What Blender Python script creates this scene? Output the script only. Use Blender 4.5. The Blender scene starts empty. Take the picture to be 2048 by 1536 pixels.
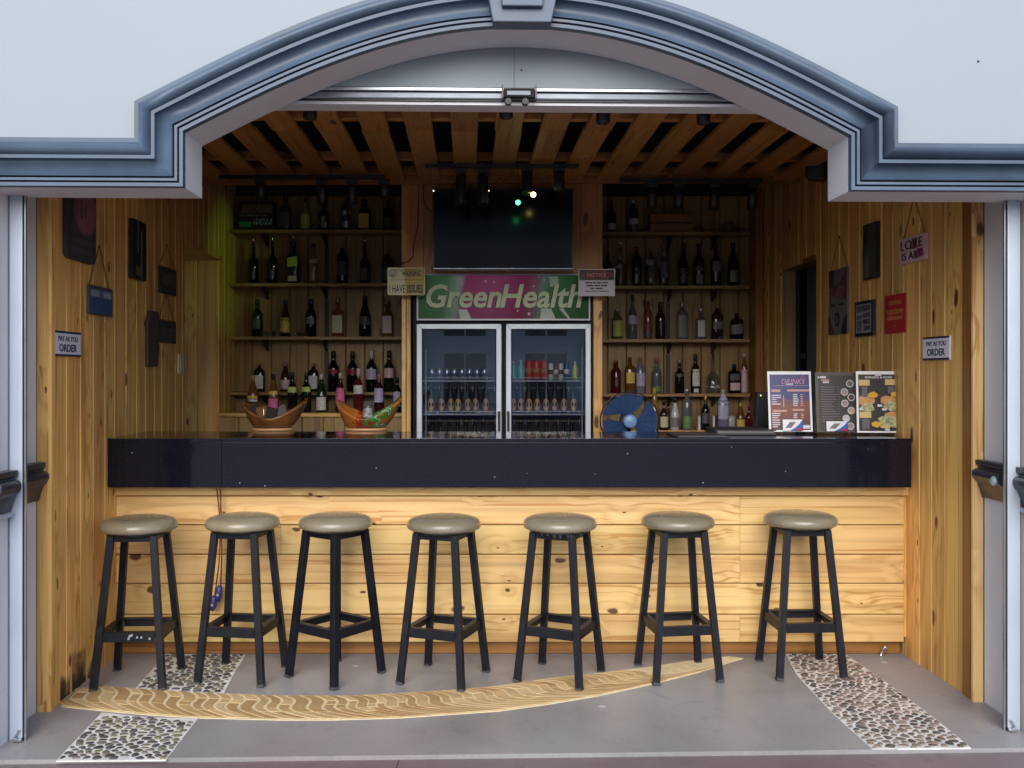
import bpy, math, random
from mathutils import Vector, Matrix
random.seed(7)
R = math.radians
scene = bpy.context.scene
COL = scene.collection

# ------------------------------------------------------------------ camera, sky, sun, exposure
F, CX, CY, EYE = 1920.0, 1011.0, 745.0, 1.476
cam_data = bpy.data.cameras.new('camera')
cam = bpy.data.objects.new('camera', cam_data); COL.objects.link(cam)
cam.location = (0, 0, EYE); cam.rotation_euler = (R(90), 0, 0)
cam_data.sensor_width = 36; cam_data.lens = F / 2048 * 36
cam_data.shift_x = (1024 - CX) / 2048; cam_data.shift_y = (CY - 768) / 2048
cam_data.clip_start = 0.05; cam_data.clip_end = 400
scene.camera = cam
SUN_EL, SUN_AZ = R(31), R(183)          # sun high behind the camera, behind thin cloud
world = bpy.data.worlds.new('World'); scene.world = world; world.use_nodes = True
wn = world.node_tree; bgn = wn.nodes['Background']
sky = wn.nodes.new('ShaderNodeTexSky'); sky.sky_type = 'NISHITA'; sky.sun_disc = False
sky.sun_elevation = SUN_EL; sky.sun_rotation = SUN_AZ; sky.air_density = 1.0; sky.dust_density = 1.0; sky.ozone_density = 1.0
wn.links.new(sky.outputs[0], bgn.inputs[0]); bgn.inputs[1].default_value = 0.11
sd = bpy.data.lights.new('sun', 'SUN'); sd.energy = 1.35; sd.angle = R(52); sd.color = (1.0, 0.95, 0.88)
sun = bpy.data.objects.new('sun', sd); COL.objects.link(sun)
sdir = Vector((math.sin(SUN_AZ) * math.cos(SUN_EL), math.cos(SUN_AZ) * math.cos(SUN_EL), math.sin(SUN_EL)))
sun.rotation_euler = (-sdir).to_track_quat('-Z', 'Y').to_euler(); sun.location = sdir * 30
vs = scene.view_settings; vs.view_transform = 'Standard'; vs.look = 'None'; vs.gamma = 1; vs.exposure = 1.1
vs.use_curve_mapping = False
scene.cycles.use_denoising = True; scene.cycles.max_bounces = 8; scene.cycles.diffuse_bounces = 5
scene.cycles.glossy_bounces = 4; scene.cycles.transparent_max_bounces = 12; scene.cycles.transmission_bounces = 6
scene.cycles.sample_clamp_indirect = 4; scene.cycles.caustics_reflective = False; scene.cycles.caustics_refractive = False

# ------------------------------------------------------------------ measuring helpers (k = pixels per metre at a depth)
def W(px, py, k): return Vector(((px - CX) / k, F / k, EYE - (py - CY) / k))
def FLR(px, py): return W(px, py, (py - CY) / EYE)
def left_y(px): return 3478.0 / (930 - px)
def right_y(px): return 4385.0 / (px - 935)
def left_x(y): return -1.811 - .0421 * y
def right_x(y): return 2.284 - .0397 * y

# ------------------------------------------------------------------ materials
MATS = {}
def nodes_of(name):
    m = bpy.data.materials.new(name); m.use_nodes = True
    nt = m.node_tree; b = nt.nodes['Principled BSDF']
    return m, nt, b
def inp(b, key, v):
    if key in b.inputs: b.inputs[key].default_value = v
def mat(name, col, rough=.5, metal=0.0, var=.10, scale=6.0, bump=0.0, coat=0.0, emit=None, estr=0.0, spec=.5, bscale=None, orand=0.0):
    if name in MATS: return MATS[name]
    m, nt, b = nodes_of(name)
    N, L = nt.nodes, nt.links
    inp(b, 'Roughness', rough); inp(b, 'Metallic', metal); inp(b, 'Coat Weight', coat); inp(b, 'Coat Roughness', .15); inp(b, 'Specular IOR Level', spec)
    c = (col[0], col[1], col[2], 1)
    if var > 0:
        tc = N.new('ShaderNodeTexCoord'); nz = N.new('ShaderNodeTexNoise'); nz.inputs['Scale'].default_value = scale; nz.inputs['Detail'].default_value = 5
        L.new(tc.outputs['Object'], nz.inputs['Vector'])
        mr = N.new('ShaderNodeMapRange'); mr.inputs[1].default_value = .3; mr.inputs[2].default_value = .7
        mr.inputs[3].default_value = 1 - var; mr.inputs[4].default_value = 1 + var
        L.new(nz.outputs['Fac'], mr.inputs[0])
        mx = N.new('ShaderNodeVectorMath'); mx.operation = 'SCALE'; mx.inputs[0].default_value = col[:3]
        fac = mr.outputs[0]
        if orand:
            oi = N.new('ShaderNodeObjectInfo'); o1 = N.new('ShaderNodeMath'); o1.operation = 'MULTIPLY_ADD'; o1.inputs[1].default_value = 2 * orand; o1.inputs[2].default_value = 1 - orand; L.new(oi.outputs['Random'], o1.inputs[0])
            o2_ = N.new('ShaderNodeMath'); o2_.operation = 'MULTIPLY'; L.new(o1.outputs[0], o2_.inputs[0]); L.new(fac, o2_.inputs[1]); fac = o2_.outputs[0]
        L.new(fac, mx.inputs['Scale']); L.new(mx.outputs[0], b.inputs['Base Color'])
        mr2 = N.new('ShaderNodeMapRange'); mr2.inputs[1].default_value = .3; mr2.inputs[2].default_value = .7
        mr2.inputs[3].default_value = max(.02, rough * .85); mr2.inputs[4].default_value = min(1, rough * 1.2)
        L.new(nz.outputs['Fac'], mr2.inputs[0]); L.new(mr2.outputs[0], b.inputs['Roughness'])
        if bump:
            bp = N.new('ShaderNodeBump'); bp.inputs['Strength'].default_value = bump; bp.inputs['Distance'].default_value = .004
            n2 = N.new('ShaderNodeTexNoise'); n2.inputs['Scale'].default_value = bscale or scale * 6; n2.inputs['Detail'].default_value = 6
            L.new(tc.outputs['Object'], n2.inputs['Vector']); L.new(n2.outputs['Fac'], bp.inputs['Height']); L.new(bp.outputs[0], b.inputs['Normal'])
    else:
        b.inputs['Base Color'].default_value = c
    if emit:
        inp(b, 'Emission Color', (*emit, 1)); inp(b, 'Emission Strength', estr)
    MATS[name] = m
    return m

def ramp(nt, stops):
    r = nt.nodes.new('ShaderNodeValToRGB'); e = r.color_ramp.elements
    while len(e) > len(stops): e.remove(e[-1])
    while len(e) < len(stops): e.new(.5)
    for i, (p, c) in enumerate(stops): e[i].position = p; e[i].color = (*c, 1)
    return r

def pine(name, light, dark, knot=(.10, .035, .012), rough=.42, tone=.16, grain=1.0, knots=.52, coat=.0, kx=2.1):
    """Knotty pine. Grain runs along local X, the face is local XY; every object gets its own offset and tone."""
    m, nt, b = nodes_of(name); N, L = nt.nodes, nt.links
    def math_(op, a=None, bb=None, c=None):
        n = N.new('ShaderNodeMath'); n.operation = op
        for i, v in enumerate((a, bb, c)):
            if v is None: continue
            if isinstance(v, (int, float)): n.inputs[i].default_value = v
            else: L.new(v, n.inputs[i])
        return n.outputs[0]
    tc = N.new('ShaderNodeTexCoord'); oi = N.new('ShaderNodeObjectInfo')
    off = N.new('ShaderNodeCombineXYZ')
    for i, s in enumerate((37.0, 91.0, 13.0)): L.new(math_('MULTIPLY', oi.outputs['Random'], s), off.inputs[i])
    add = N.new('ShaderNodeVectorMath'); add.operation = 'ADD'; L.new(tc.outputs['Object'], add.inputs[0]); L.new(off.outputs[0], add.inputs[1])
    P = add.outputs[0]
    def scaled(sx, sy, sz):
        n = N.new('ShaderNodeVectorMath'); n.operation = 'MULTIPLY'; L.new(P, n.inputs[0]); n.inputs[1].default_value = (sx, sy, sz); return n.outputs[0]
    vo = N.new('ShaderNodeTexVoronoi'); vo.voronoi_dimensions = '2D'; vo.inputs['Scale'].default_value = 1
    nzv = N.new('ShaderNodeTexNoise'); nzv.inputs['Scale'].default_value = 9; L.new(P, nzv.inputs['Vector'])
    wob = N.new('ShaderNodeVectorMath'); wob.operation = 'MULTIPLY_ADD'; L.new(nzv.outputs['Color'], wob.inputs[0]); wob.inputs[1].default_value = (.22, .22, 0); L.new(scaled(kx, 6.2, 1), wob.inputs[2])
    L.new(wob.outputs[0], vo.inputs['Vector'])
    sep = N.new('ShaderNodeSeparateColor'); L.new(vo.outputs['Color'], sep.inputs[0])
    gate = math_('GREATER_THAN', sep.outputs[0], knots)
    rad = math_('MULTIPLY_ADD', math_('POWER', sep.outputs[1], 2.0), .10, .026)          # knot radius differs from knot to knot
    d = vo.outputs['Distance']
    near = N.new('ShaderNodeMapRange'); near.interpolation_type = 'SMOOTHSTEP'
    near.inputs[1].default_value = 0; near.inputs[2].default_value = .55; near.inputs[3].default_value = 1; near.inputs[4].default_value = 0; L.new(d, near.inputs[0])
    bend = math_('MULTIPLY', near.outputs[0], gate)
    g1 = N.new('ShaderNodeTexNoise'); g1.inputs['Scale'].default_value = 1; g1.inputs['Detail'].default_value = 2.5; g1.inputs['Distortion'].default_value = .5
    L.new(scaled(.42 * grain, 6.0 * grain, 2.0), g1.inputs['Vector'])
    ph = math_('MULTIPLY_ADD', g1.outputs['Fac'], 34.0, math_('MULTIPLY', bend, 7.0))
    rings = math_('MULTIPLY_ADD', math_('SINE', ph), .5, .5)
    rings = math_('POWER', rings, 1.6)
    g2 = N.new('ShaderNodeTexNoise'); g2.inputs['Scale'].default_value = 1; g2.inputs['Detail'].default_value = 4
    L.new(scaled(3, 150, 20), g2.inputs['Vector'])
    g3 = N.new('ShaderNodeTexNoise'); g3.inputs['Scale'].default_value = 1; g3.inputs['Detail'].default_value = 1.5; g3.inputs['Distortion'].default_value = .3
    bv = N.new('ShaderNodeVectorMath'); bv.operation = 'ADD'; L.new(scaled(1.1, 62, 9), bv.inputs[0])
    bc = N.new('ShaderNodeCombineXYZ'); L.new(math_('MULTIPLY', bend, 1.6), bc.inputs[1]); L.new(bc.outputs[0], bv.inputs[1]); L.new(bv.outputs[0], g3.inputs['Vector'])
    line = N.new('ShaderNodeMapRange'); line.inputs[1].default_value = .58; line.inputs[2].default_value = .66; L.new(g3.outputs['Fac'], line.inputs[0])
    f = math_('ADD', math_('MULTIPLY', rings, .50), math_('ADD', math_('MULTIPLY', g2.outputs['Fac'], .30), math_('MULTIPLY', line.outputs[0], .55)))
    cr = ramp(nt, [(.12, light), (.55, tuple((a * .72 + c * .28) for a, c in zip(light, dark))), (.95, dark)]); L.new(f, cr.inputs[0])
    # tone per plank
    hs = N.new('ShaderNodeHueSaturation'); L.new(cr.outputs[0], hs.inputs['Color'])
    L.new(math_('MULTIPLY_ADD', oi.outputs['Random'], 2 * tone, 1 - tone), hs.inputs['Value'])
    rr = math_('FRACT', math_('MULTIPLY', oi.outputs['Random'], 17.3)); L.new(math_('MULTIPLY_ADD', rr, .016, .490), hs.inputs['Hue'])
    # broad streaks
    st = N.new('ShaderNodeTexNoise'); st.inputs['Scale'].default_value = 1; L.new(scaled(.5, 16, 3), st.inputs['Vector'])
    smr = N.new('ShaderNodeMapRange'); smr.inputs[1].default_value = .56; smr.inputs[2].default_value = .78; L.new(st.outputs['Fac'], smr.inputs[0])
    mxs = N.new('ShaderNodeMix'); mxs.data_type = 'RGBA'; L.new(math_('MULTIPLY', smr.outputs[0], .55), mxs.inputs['Factor']); L.new(hs.outputs[0], mxs.inputs['A'])
    mxs.inputs['B'].default_value = (*[v * .62 for v in dark], 1)
    # knots
    core = N.new('ShaderNodeMapRange'); core.interpolation_type = 'SMOOTHSTEP'; core.inputs[3].default_value = 1; core.inputs[4].default_value = 0
    L.new(math_('MULTIPLY', rad, .7), core.inputs[1]); L.new(math_('MULTIPLY', rad, 1.25), core.inputs[2]); L.new(d, core.inputs[0])
    mk = N.new('ShaderNodeMix'); mk.data_type = 'RGBA'; L.new(math_('MULTIPLY', core.outputs[0], math_('MULTIPLY', gate, .97)), mk.inputs['Factor'])
    L.new(mxs.outputs['Result'], mk.inputs['A']); mk.inputs['B'].default_value = (*knot, 1)
    L.new(mk.outputs['Result'], b.inputs['Base Color'])
    inp(b, 'Roughness', rough); inp(b, 'Coat Weight', coat); inp(b, 'Coat Roughness', .25)
    bp = N.new('ShaderNodeBump'); bp.inputs['Strength'].default_value = .25; bp.inputs['Distance'].default_value = .001
    L.new(f, bp.inputs['Height']); L.new(bp.outputs[0], b.inputs['Normal'])
    MATS[name] = m
    return m

def glass(name, col=(1, 1, 1), refl=.5, rough=.0, tint=.9):
    """Thin sheet glass: see-through plus a Fresnel reflection."""
    m, nt, b = nodes_of(name); N, L = nt.nodes, nt.links; N.remove(b)
    t = N.new('ShaderNodeBsdfTransparent'); t.inputs[0].default_value = (*[c * tint for c in col], 1)
    g = N.new('ShaderNodeBsdfGlossy'); g.inputs['Roughness'].default_value = rough
    fr = N.new('ShaderNodeFresnel'); fr.inputs[0].default_value = 1.5
    mu = N.new('ShaderNodeMath'); mu.operation = 'MULTIPLY_ADD'; mu.inputs[1].default_value = 1.6; mu.inputs[2].default_value = refl; L.new(fr.outputs[0], mu.inputs[0])
    mx = N.new('ShaderNodeMixShader'); L.new(mu.outputs[0], mx.inputs[0]); L.new(t.outputs[0], mx.inputs[1]); L.new(g.outputs[0], mx.inputs[2])
    L.new(mx.outputs[0], N['Material Output'].inputs[0]); MATS[name] = m
    return m

def bottle_glass(name, col, trans=0.0, rough=.08):
    m, nt, b = nodes_of(name); b.inputs['Base Color'].default_value = (*col, 1)
    inp(b, 'Roughness', rough); inp(b, 'Transmission Weight', trans); inp(b, 'IOR', 1.45); inp(b, 'Coat Weight', .4); inp(b, 'Coat Roughness', .05)
    MATS[name] = m; return m

def print_mat(name, base, ink, scale=150, amount=.35, stretch=(.45, .45, 3.4)):
    """Paper with small print: blocks of ink in rows (flat print)."""
    if name in MATS: return MATS[name]
    m, nt, b = nodes_of(name); N, L = nt.nodes, nt.links
    tc = N.new('ShaderNodeTexCoord'); mp = N.new('ShaderNodeMapping'); mp.inputs['Scale'].default_value = stretch; L.new(tc.outputs['Object'], mp.inputs[0])
    nz = N.new('ShaderNodeTexNoise'); nz.inputs['Scale'].default_value = scale; nz.inputs['Detail'].default_value = 1; L.new(mp.outputs[0], nz.inputs['Vector'])
    ink = tuple(a * .55 + b2 * .45 for a, b2 in zip(base, ink)) if amount < .5 else ink
    r = ramp(nt, [(.5, base), (.5 + .12 * (1.2 - amount), ink)]); L.new(nz.outputs['Fac'], r.inputs[0])
    L.new(r.outputs[0], b.inputs['Base Color']); inp(b, 'Roughness', .5); MATS[name] = m
    return m

# ------------------------------------------------------------------ mesh helpers
class MB:
    """Collects shapes into one mesh."""
    def __init__(s): s.v = []; s.f = []; s.sm = []
    def quad(s, pts, smooth=False):
        i = len(s.v); s.v += [tuple(p) for p in pts]; s.f.append(tuple(range(i, i + len(pts)))); s.sm.append(smooth); return s
    def box(s, x0, x1, y0, y1, z0, z1, b=0.0):
        if b > 0:
            return s.prism([(x0 + b, z0), (x1 - b, z0), (x1, z0 + b), (x1, z1 - b), (x1 - b, z1), (x0 + b, z1), (x0, z1 - b), (x0, z0 + b)], y0, y1, axis='Y')
        i = len(s.v); s.v += [(x, y, z) for z in (z0, z1) for y in (y0, y1) for x in (x0, x1)]
        for f in ((0, 2, 3, 1), (4, 5, 7, 6), (0, 1, 5, 4), (1, 3, 7, 5), (3, 2, 6, 7), (2, 0, 4, 6)): s.f.append(tuple(i + k for k in f)); s.sm.append(False)
        return s
    def prism(s, poly, a, b, axis='Z', smooth=False):
        """Extrude a 2-D polygon. axis Y: poly is (x,z); axis Z: (x,y); axis X: (y,z)."""
        def P(p, t): return (p[0], t, p[1]) if axis == 'Y' else (p[0], p[1], t) if axis == 'Z' else (t, p[0], p[1])
        i = len(s.v); n = len(poly); s.v += [P(p, a) for p in poly] + [P(p, b) for p in poly]
        s.f.append(tuple(range(i, i + n))[::-1]); s.f.append(tuple(range(i + n, i + 2 * n))); s.sm += [False, False]
        for k in range(n): s.f.append((i + k, i + (k + 1) % n, i + n + (k + 1) % n, i + n + k)); s.sm.append(smooth)
        return s
    def lathe(s, prof, n=16, c=(0, 0, 0), sq=0.0, axis='Z', a0=0.0, a1=2 * math.pi, flat=1.0):
        """prof: (z, r). sq>0 squares the cross-section."""
        full = abs(a1 - a0 - 2 * math.pi) < 1e-6; m = n if full else n + 1; i = len(s.v)
        for z, r in prof:
            for k in range(m):
                a = a0 + (a1 - a0) * k / n; ca, sa = math.cos(a), math.sin(a)
                q = 1.0
                if sq > 0:
                    e = 2 + sq * 6; q = (abs(ca) ** e + abs(sa) ** e) ** (-1 / e)
                x, y = r * q * ca, r * q * sa * flat
                p = (x, y, z) if axis == 'Z' else (x, z, y) if axis == 'Y' else (z, x, y)
                s.v.append((c[0] + p[0], c[1] + p[1], c[2] + p[2]))
        for j in range(len(prof) - 1):
            for k in range(n):
                k2 = (k + 1) % m
                s.f.append((i + j * m + k, i + j * m + k2, i + (j + 1) * m + k2, i + (j + 1) * m + k)); s.sm.append(True)
        if full:
            if prof[0][1] > 1e-6: s.f.append(tuple(i + k for k in range(m))[::-1]); s.sm.append(False)
            if prof[-1][1] > 1e-6: s.f.append(tuple(i + (len(prof) - 1) * m + k for k in range(m))); s.sm.append(False)
        return s
    def tube(s, pts, r, n=6, closed=False):
        pts = [Vector(p) for p in pts]; i = len(s.v); up = Vector((.13, .27, .95))
        for j, p in enumerate(pts):
            a = pts[j - 1] if (j > 0 or closed) else p; b = pts[(j + 1) % len(pts)] if (j < len(pts) - 1 or closed) else p
            t = (b - a).normalized(); u = t.cross(up)
            if u.length < 1e-4: u = t.cross(Vector((1, 0, 0)))
            u.normalize(); w = u.cross(t)
            for k in range(n):
                q = p + r * (math.cos(2 * math.pi * k / n) * u + math.sin(2 * math.pi * k / n) * w); s.v.append(tuple(q))
        J = len(pts)
        for j in range(J if closed else J - 1):
            j2 = (j + 1) % J
            for k in range(n): s.f.append((i + j * n + k, i + j * n + (k + 1) % n, i + j2 * n + (k + 1) % n, i + j2 * n + k)); s.sm.append(True)
        if not closed:
            s.f.append(tuple(i + k for k in range(n))); s.f.append(tuple(i + (J - 1) * n + k for k in range(n))); s.sm += [False, False]
        return s
    def bar(s, a, b, w, d, side=Vector((1, 0, 0))):
        """Square bar from a to b, w along side, d across."""
        a, b = Vector(a), Vector(b); t = (b - a).normalized(); u = (side - t * side.dot(t)).normalized(); q = t.cross(u); i = len(s.v)
        for p in (a, b):
            for x, y in ((-1, -1), (1, -1), (1, 1), (-1, 1)): s.v.append(tuple(p + u * x * w / 2 + q * y * d / 2))
        for f in ((3, 2, 1, 0), (4, 5, 6, 7), (0, 1, 5, 4), (1, 2, 6, 5), (2, 3, 7, 6), (3, 0, 4, 7)): s.f.append(tuple(i + k for k in f)); s.sm.append(False)
        return s
    def mesh(s, name, m):
        me = bpy.data.meshes.new(name); me.from_pydata(s.v, [], s.f); me.polygons.foreach_set('use_smooth', s.sm)
        if m: me.materials.append(m)
        me.validate(); me.update(); return me
    def build(s, name, m, parent=None, loc=None, rot=None, bevel=0):
        o = bpy.data.objects.new(name, s.mesh(name, m)); COL.objects.link(o)
        if parent: o.parent = parent
        if loc is not None: o.location = loc
        if rot is not None: o.rotation_euler = rot
        if bevel:
            bm = o.modifiers.new('edge', 'BEVEL'); bm.width = bevel; bm.segments = 2; bm.limit_method = 'ANGLE'
        return o

def tag(o, label=None, cat=None, group=None, kind=None):
    if label: o['label'] = label
    if cat: o['category'] = cat
    if group: o['group'] = group
    if kind: o['kind'] = kind
    return o
def empty(name, loc=(0, 0, 0), rz=0.0, label=None, cat=None, group=None, kind=None, parent=None):
    o = bpy.data.objects.new(name, None); COL.objects.link(o); o.location = loc; o.rotation_euler = (0, 0, rz); o.empty_display_size = .05
    if parent: o.parent = parent
    return tag(o, label, cat, group, kind)
def copy_tree(o, parent=None):
    c = o.copy(); COL.objects.link(c); c.parent = parent
    for ch in list(o.children): copy_tree(ch, c)
    return c

PLANKS = {}
def plank_mesh(L, Wd, T, m, bev=.004):
    key = (round(L, 3), round(Wd, 3), round(T, 3), m.name, bev)
    if key not in PLANKS:
        mb = MB(); w = Wd / 2; b = bev
        mb.prism([(-w, -T), (w, -T), (w, -b), (w - b, 0), (-w + b, 0), (-w, -b)], -L / 2, L / 2, axis='X')
        PLANKS[key] = mb.mesh('plank', m)
    return PLANKS[key]
def plank(parent, c, along, normal, L, Wd, T, m, name='plank', bev=.004):
    """c: centre of the front face in the parent's space."""
    o = bpy.data.objects.new(name, plank_mesh(L, Wd, T, m, bev)); COL.objects.link(o)
    if parent: o.parent = parent
    X = Vector(along).normalized(); Z = Vector(normal).normalized(); Y = Z.cross(X)
    M = Matrix((X, Y, Z)).transposed().to_4x4(); M.translation = Vector(c); o.matrix_local = M
    return o

def text(parent, s, x, z, w, h, y, m, name='lettering', ext=.0008, shear=0.0, bold=0.0, space=1.0):
    """Flat lettering facing -Y in the parent's space, centred on (x, z) and stretched to w by h."""
    cu = bpy.data.curves.new('lettering', 'FONT'); cu.body = s; cu.extrude = .02; cu.shear = shear; cu.offset = bold; cu.space_character = space; cu.resolution_u = 3
    t = bpy.data.objects.new('lettering', cu); COL.objects.link(t)
    dg = bpy.context.evaluated_depsgraph_get(); me = bpy.data.meshes.new_from_object(t.evaluated_get(dg))
    bpy.data.objects.remove(t)
    xs = [v.co.x for v in me.vertices]; ys = [v.co.y for v in me.vertices]; x0, x1, y0, y1 = min(xs), max(xs), min(ys), max(ys)
    sx, sy = w / (x1 - x0), h / (y1 - y0)
    for v in me.vertices:
        a, b2, c = v.co; v.co = ((a - (x0 + x1) / 2) * sx + x, y - (ext if c > 0 else -ext * .5), (b2 - (y0 + y1) / 2) * sy + z)
    me.materials.clear(); me.materials.append(m)
    o = bpy.data.objects.new(name, me); COL.objects.link(o)
    if parent: o.parent = parent
    return o
# ------------------------------------------------------------------ shared materials
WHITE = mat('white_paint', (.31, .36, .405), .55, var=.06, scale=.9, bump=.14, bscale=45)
JAMB = mat('grey_white_paint', (.70, .70, .74), .55, var=.05, scale=2, bump=.05, bscale=60)
SLATE = mat('slate_blue_paint', (.072, .108, .165), .42, var=.22, scale=4, bump=.18, bscale=35)
ALU = mat('aluminium', (.42, .45, .50), .30, metal=.85, var=.06, scale=4)
ALU_WHITE = mat('pale_aluminium', (.50, .56, .66), .4, metal=.2, var=.05, scale=3)
BLACK = mat('black_metal', (.012, .012, .016), .42, var=.2, scale=9)
RUBBER = mat('black_rubber', (.01, .01, .012), .7, var=.1)
CHAR = mat('charcoal_paint', (.030, .030, .042), .32, var=.18, scale=9, bump=.05)
CHROME = mat('chrome', (.75, .76, .8), .15, metal=1, var=.04)
PINE = pine('pine', (.77, .525, .215), (.53, .285, .08), tone=.10, coat=.1, knots=.50, kx=3.7)
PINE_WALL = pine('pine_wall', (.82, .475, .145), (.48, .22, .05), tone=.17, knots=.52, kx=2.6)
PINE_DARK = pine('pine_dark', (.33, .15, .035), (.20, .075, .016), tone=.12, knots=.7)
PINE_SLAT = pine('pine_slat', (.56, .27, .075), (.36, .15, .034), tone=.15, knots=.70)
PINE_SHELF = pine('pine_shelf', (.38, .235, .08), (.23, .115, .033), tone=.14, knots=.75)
DARK_VOID = mat('dark_board', (.020, .020, .024), .9, var=.2, scale=2)
CEIL = mat('dark_ceiling', (.045, .045, .052), .85, var=.15, scale=2)

def granite():
    m, nt, b = nodes_of('black_granite'); N, L = nt.nodes, nt.links
    tc = N.new('ShaderNodeTexCoord'); vo = N.new('ShaderNodeTexVoronoi'); vo.inputs['Scale'].default_value = 55; L.new(tc.outputs['Object'], vo.inputs['Vector'])
    sep = N.new('ShaderNodeSeparateColor'); L.new(vo.outputs['Color'], sep.inputs[0])
    g = N.new('ShaderNodeMath'); g.operation = 'GREATER_THAN'; g.inputs[1].default_value = .986; L.new(sep.outputs[0], g.inputs[0])
    near = N.new('ShaderNodeMath'); near.operation = 'LESS_THAN'; near.inputs[1].default_value = .13; L.new(vo.outputs['Distance'], near.inputs[0])
    sp = N.new('ShaderNodeMath'); sp.operation = 'MULTIPLY'; L.new(g.outputs[0], sp.inputs[0]); L.new(near.outputs[0], sp.inputs[1])
    nz = N.new('ShaderNodeTexNoise'); nz.inputs['Scale'].default_value = 160; L.new(tc.outputs['Object'], nz.inputs['Vector'])
    r = ramp(nt, [(.35, (.004, .005, .011)), (.75, (.009, .010, .020))]); L.new(nz.outputs['Fac'], r.inputs[0])
    mx = N.new('ShaderNodeMix'); mx.data_type = 'RGBA'; L.new(sp.outputs[0], mx.inputs['Factor']); L.new(r.outputs[0], mx.inputs['A']); mx.inputs['B'].default_value = (.55, .6, .7, 1)
    L.new(mx.outputs['Result'], b.inputs['Base Color']); sm = N.new('ShaderNodeTexNoise'); sm.inputs['Scale'].default_value = 3.5; sm.inputs['Detail'].default_value = 6; L.new(tc.outputs['Object'], sm.inputs['Vector']); sr = N.new('ShaderNodeMapRange'); sr.inputs[1].default_value = .4; sr.inputs[2].default_value = .72; sr.inputs[3].default_value = .05; sr.inputs[4].default_value = .17; L.new(sm.outputs['Fac'], sr.inputs[0]); L.new(sr.outputs[0], b.inputs['Roughness']); inp(b, 'Specular IOR Level', .36); MATS['granite'] = m
    return m
GRANITE = granite()

def concrete(name, c0, c1, c2, rough, spots=True):
    m, nt, b = nodes_of(name); N, L = nt.nodes, nt.links
    tc = N.new('ShaderNodeTexCoord')
    def nz(sc, det, dist=0.0):
        n = N.new('ShaderNodeTexNoise'); n.inputs['Scale'].default_value = sc; n.inputs['Detail'].default_value = det; n.inputs['Distortion'].default_value = dist; L.new(tc.outputs['Object'], n.inputs['Vector']); return n
    a = nz(1.3, 6, .4); r = ramp(nt, [(.32, c0), (.5, c1), (.68, c2)]); L.new(a.outputs['Fac'], r.inputs[0])
    f = nz(70, 5); mr = N.new('ShaderNodeMapRange'); mr.inputs[1].default_value = .3; mr.inputs[2].default_value = .7; mr.inputs[3].default_value = .93; mr.inputs[4].default_value = 1.06; L.new(f.outputs['Fac'], mr.inputs[0])
    sc = N.new('ShaderNodeVectorMath'); sc.operation = 'SCALE'; L.new(r.outputs[0], sc.inputs[0]); L.new(mr.outputs[0], sc.inputs['Scale'])
    out = sc.outputs[0]
    wa = nz(.55, 3, .6); wr = ramp(nt, [(.5, (0, 0, 0)), (.68, (1, 1, 1))]); L.new(wa.outputs['Fac'], wr.inputs[0])
    wm = N.new('ShaderNodeMix'); wm.data_type = 'RGBA'; wm.blend_type = 'MULTIPLY'; L.new(wr.outputs[0], wm.inputs['Factor']); L.new(out, wm.inputs['A']); wm.inputs['B'].default_value = (1.0, .86, .84, 1); out = wm.outputs['Result']
    st = nz(5.5, 8, 1.2); sr = ramp(nt, [(.60, (0, 0, 0)), (.74, (1, 1, 1))]); L.new(st.outputs['Fac'], sr.inputs[0])
    m1 = N.new('ShaderNodeMix'); m1.data_type = 'RGBA'; L.new(out, m1.inputs['A']); m1.inputs['B'].default_value = (*[v * .68 for v in c0], 1)
    q = N.new('ShaderNodeMath'); q.operation = 'MULTIPLY'; q.inputs[1].default_value = .45; L.new(sr.outputs[0], q.inputs[0]); L.new(q.outputs[0], m1.inputs['Factor']); out = m1.outputs['Result']
    if spots:
        vo = N.new('ShaderNodeTexVoronoi'); vo.inputs['Scale'].default_value = 2.6; L.new(tc.outputs['Object'], vo.inputs['Vector'])
        lt = N.new('ShaderNodeMath'); lt.operation = 'LESS_THAN'; lt.inputs[1].default_value = .045; L.new(vo.outputs['Distance'], lt.inputs[0])
        m2 = N.new('ShaderNodeMix'); m2.data_type = 'RGBA'; L.new(lt.outputs[0], m2.inputs['Factor']); L.new(out, m2.inputs['A']); m2.inputs['B'].default_value = (.55, .54, .52, 1); out = m2.outputs['Result']
    L.new(out, b.inputs['Base Color'])
    rr = N.new('ShaderNodeMapRange'); rr.inputs[3].default_value = rough * .75; rr.inputs[4].default_value = rough * 1.25; L.new(st.outputs['Fac'], rr.inputs[0]); L.new(rr.outputs[0], b.inputs['Roughness'])
    bp = N.new('ShaderNodeBump'); bp.inputs['Strength'].default_value = .25; bp.inputs['Distance'].default_value = .003; L.new(f.outputs['Fac'], bp.inputs['Height']); L.new(bp.outputs[0], b.inputs['Normal'])
    MATS[name] = m; return m
FLOOR = concrete('grey_cement', (.245, .238, .242), (.30, .293, .298), (.345, .338, .35), .42)
TERR = concrete('mauve_tile', (.165, .12, .13), (.20, .15, .16), (.23, .18, .19), .55, spots=False)

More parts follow.
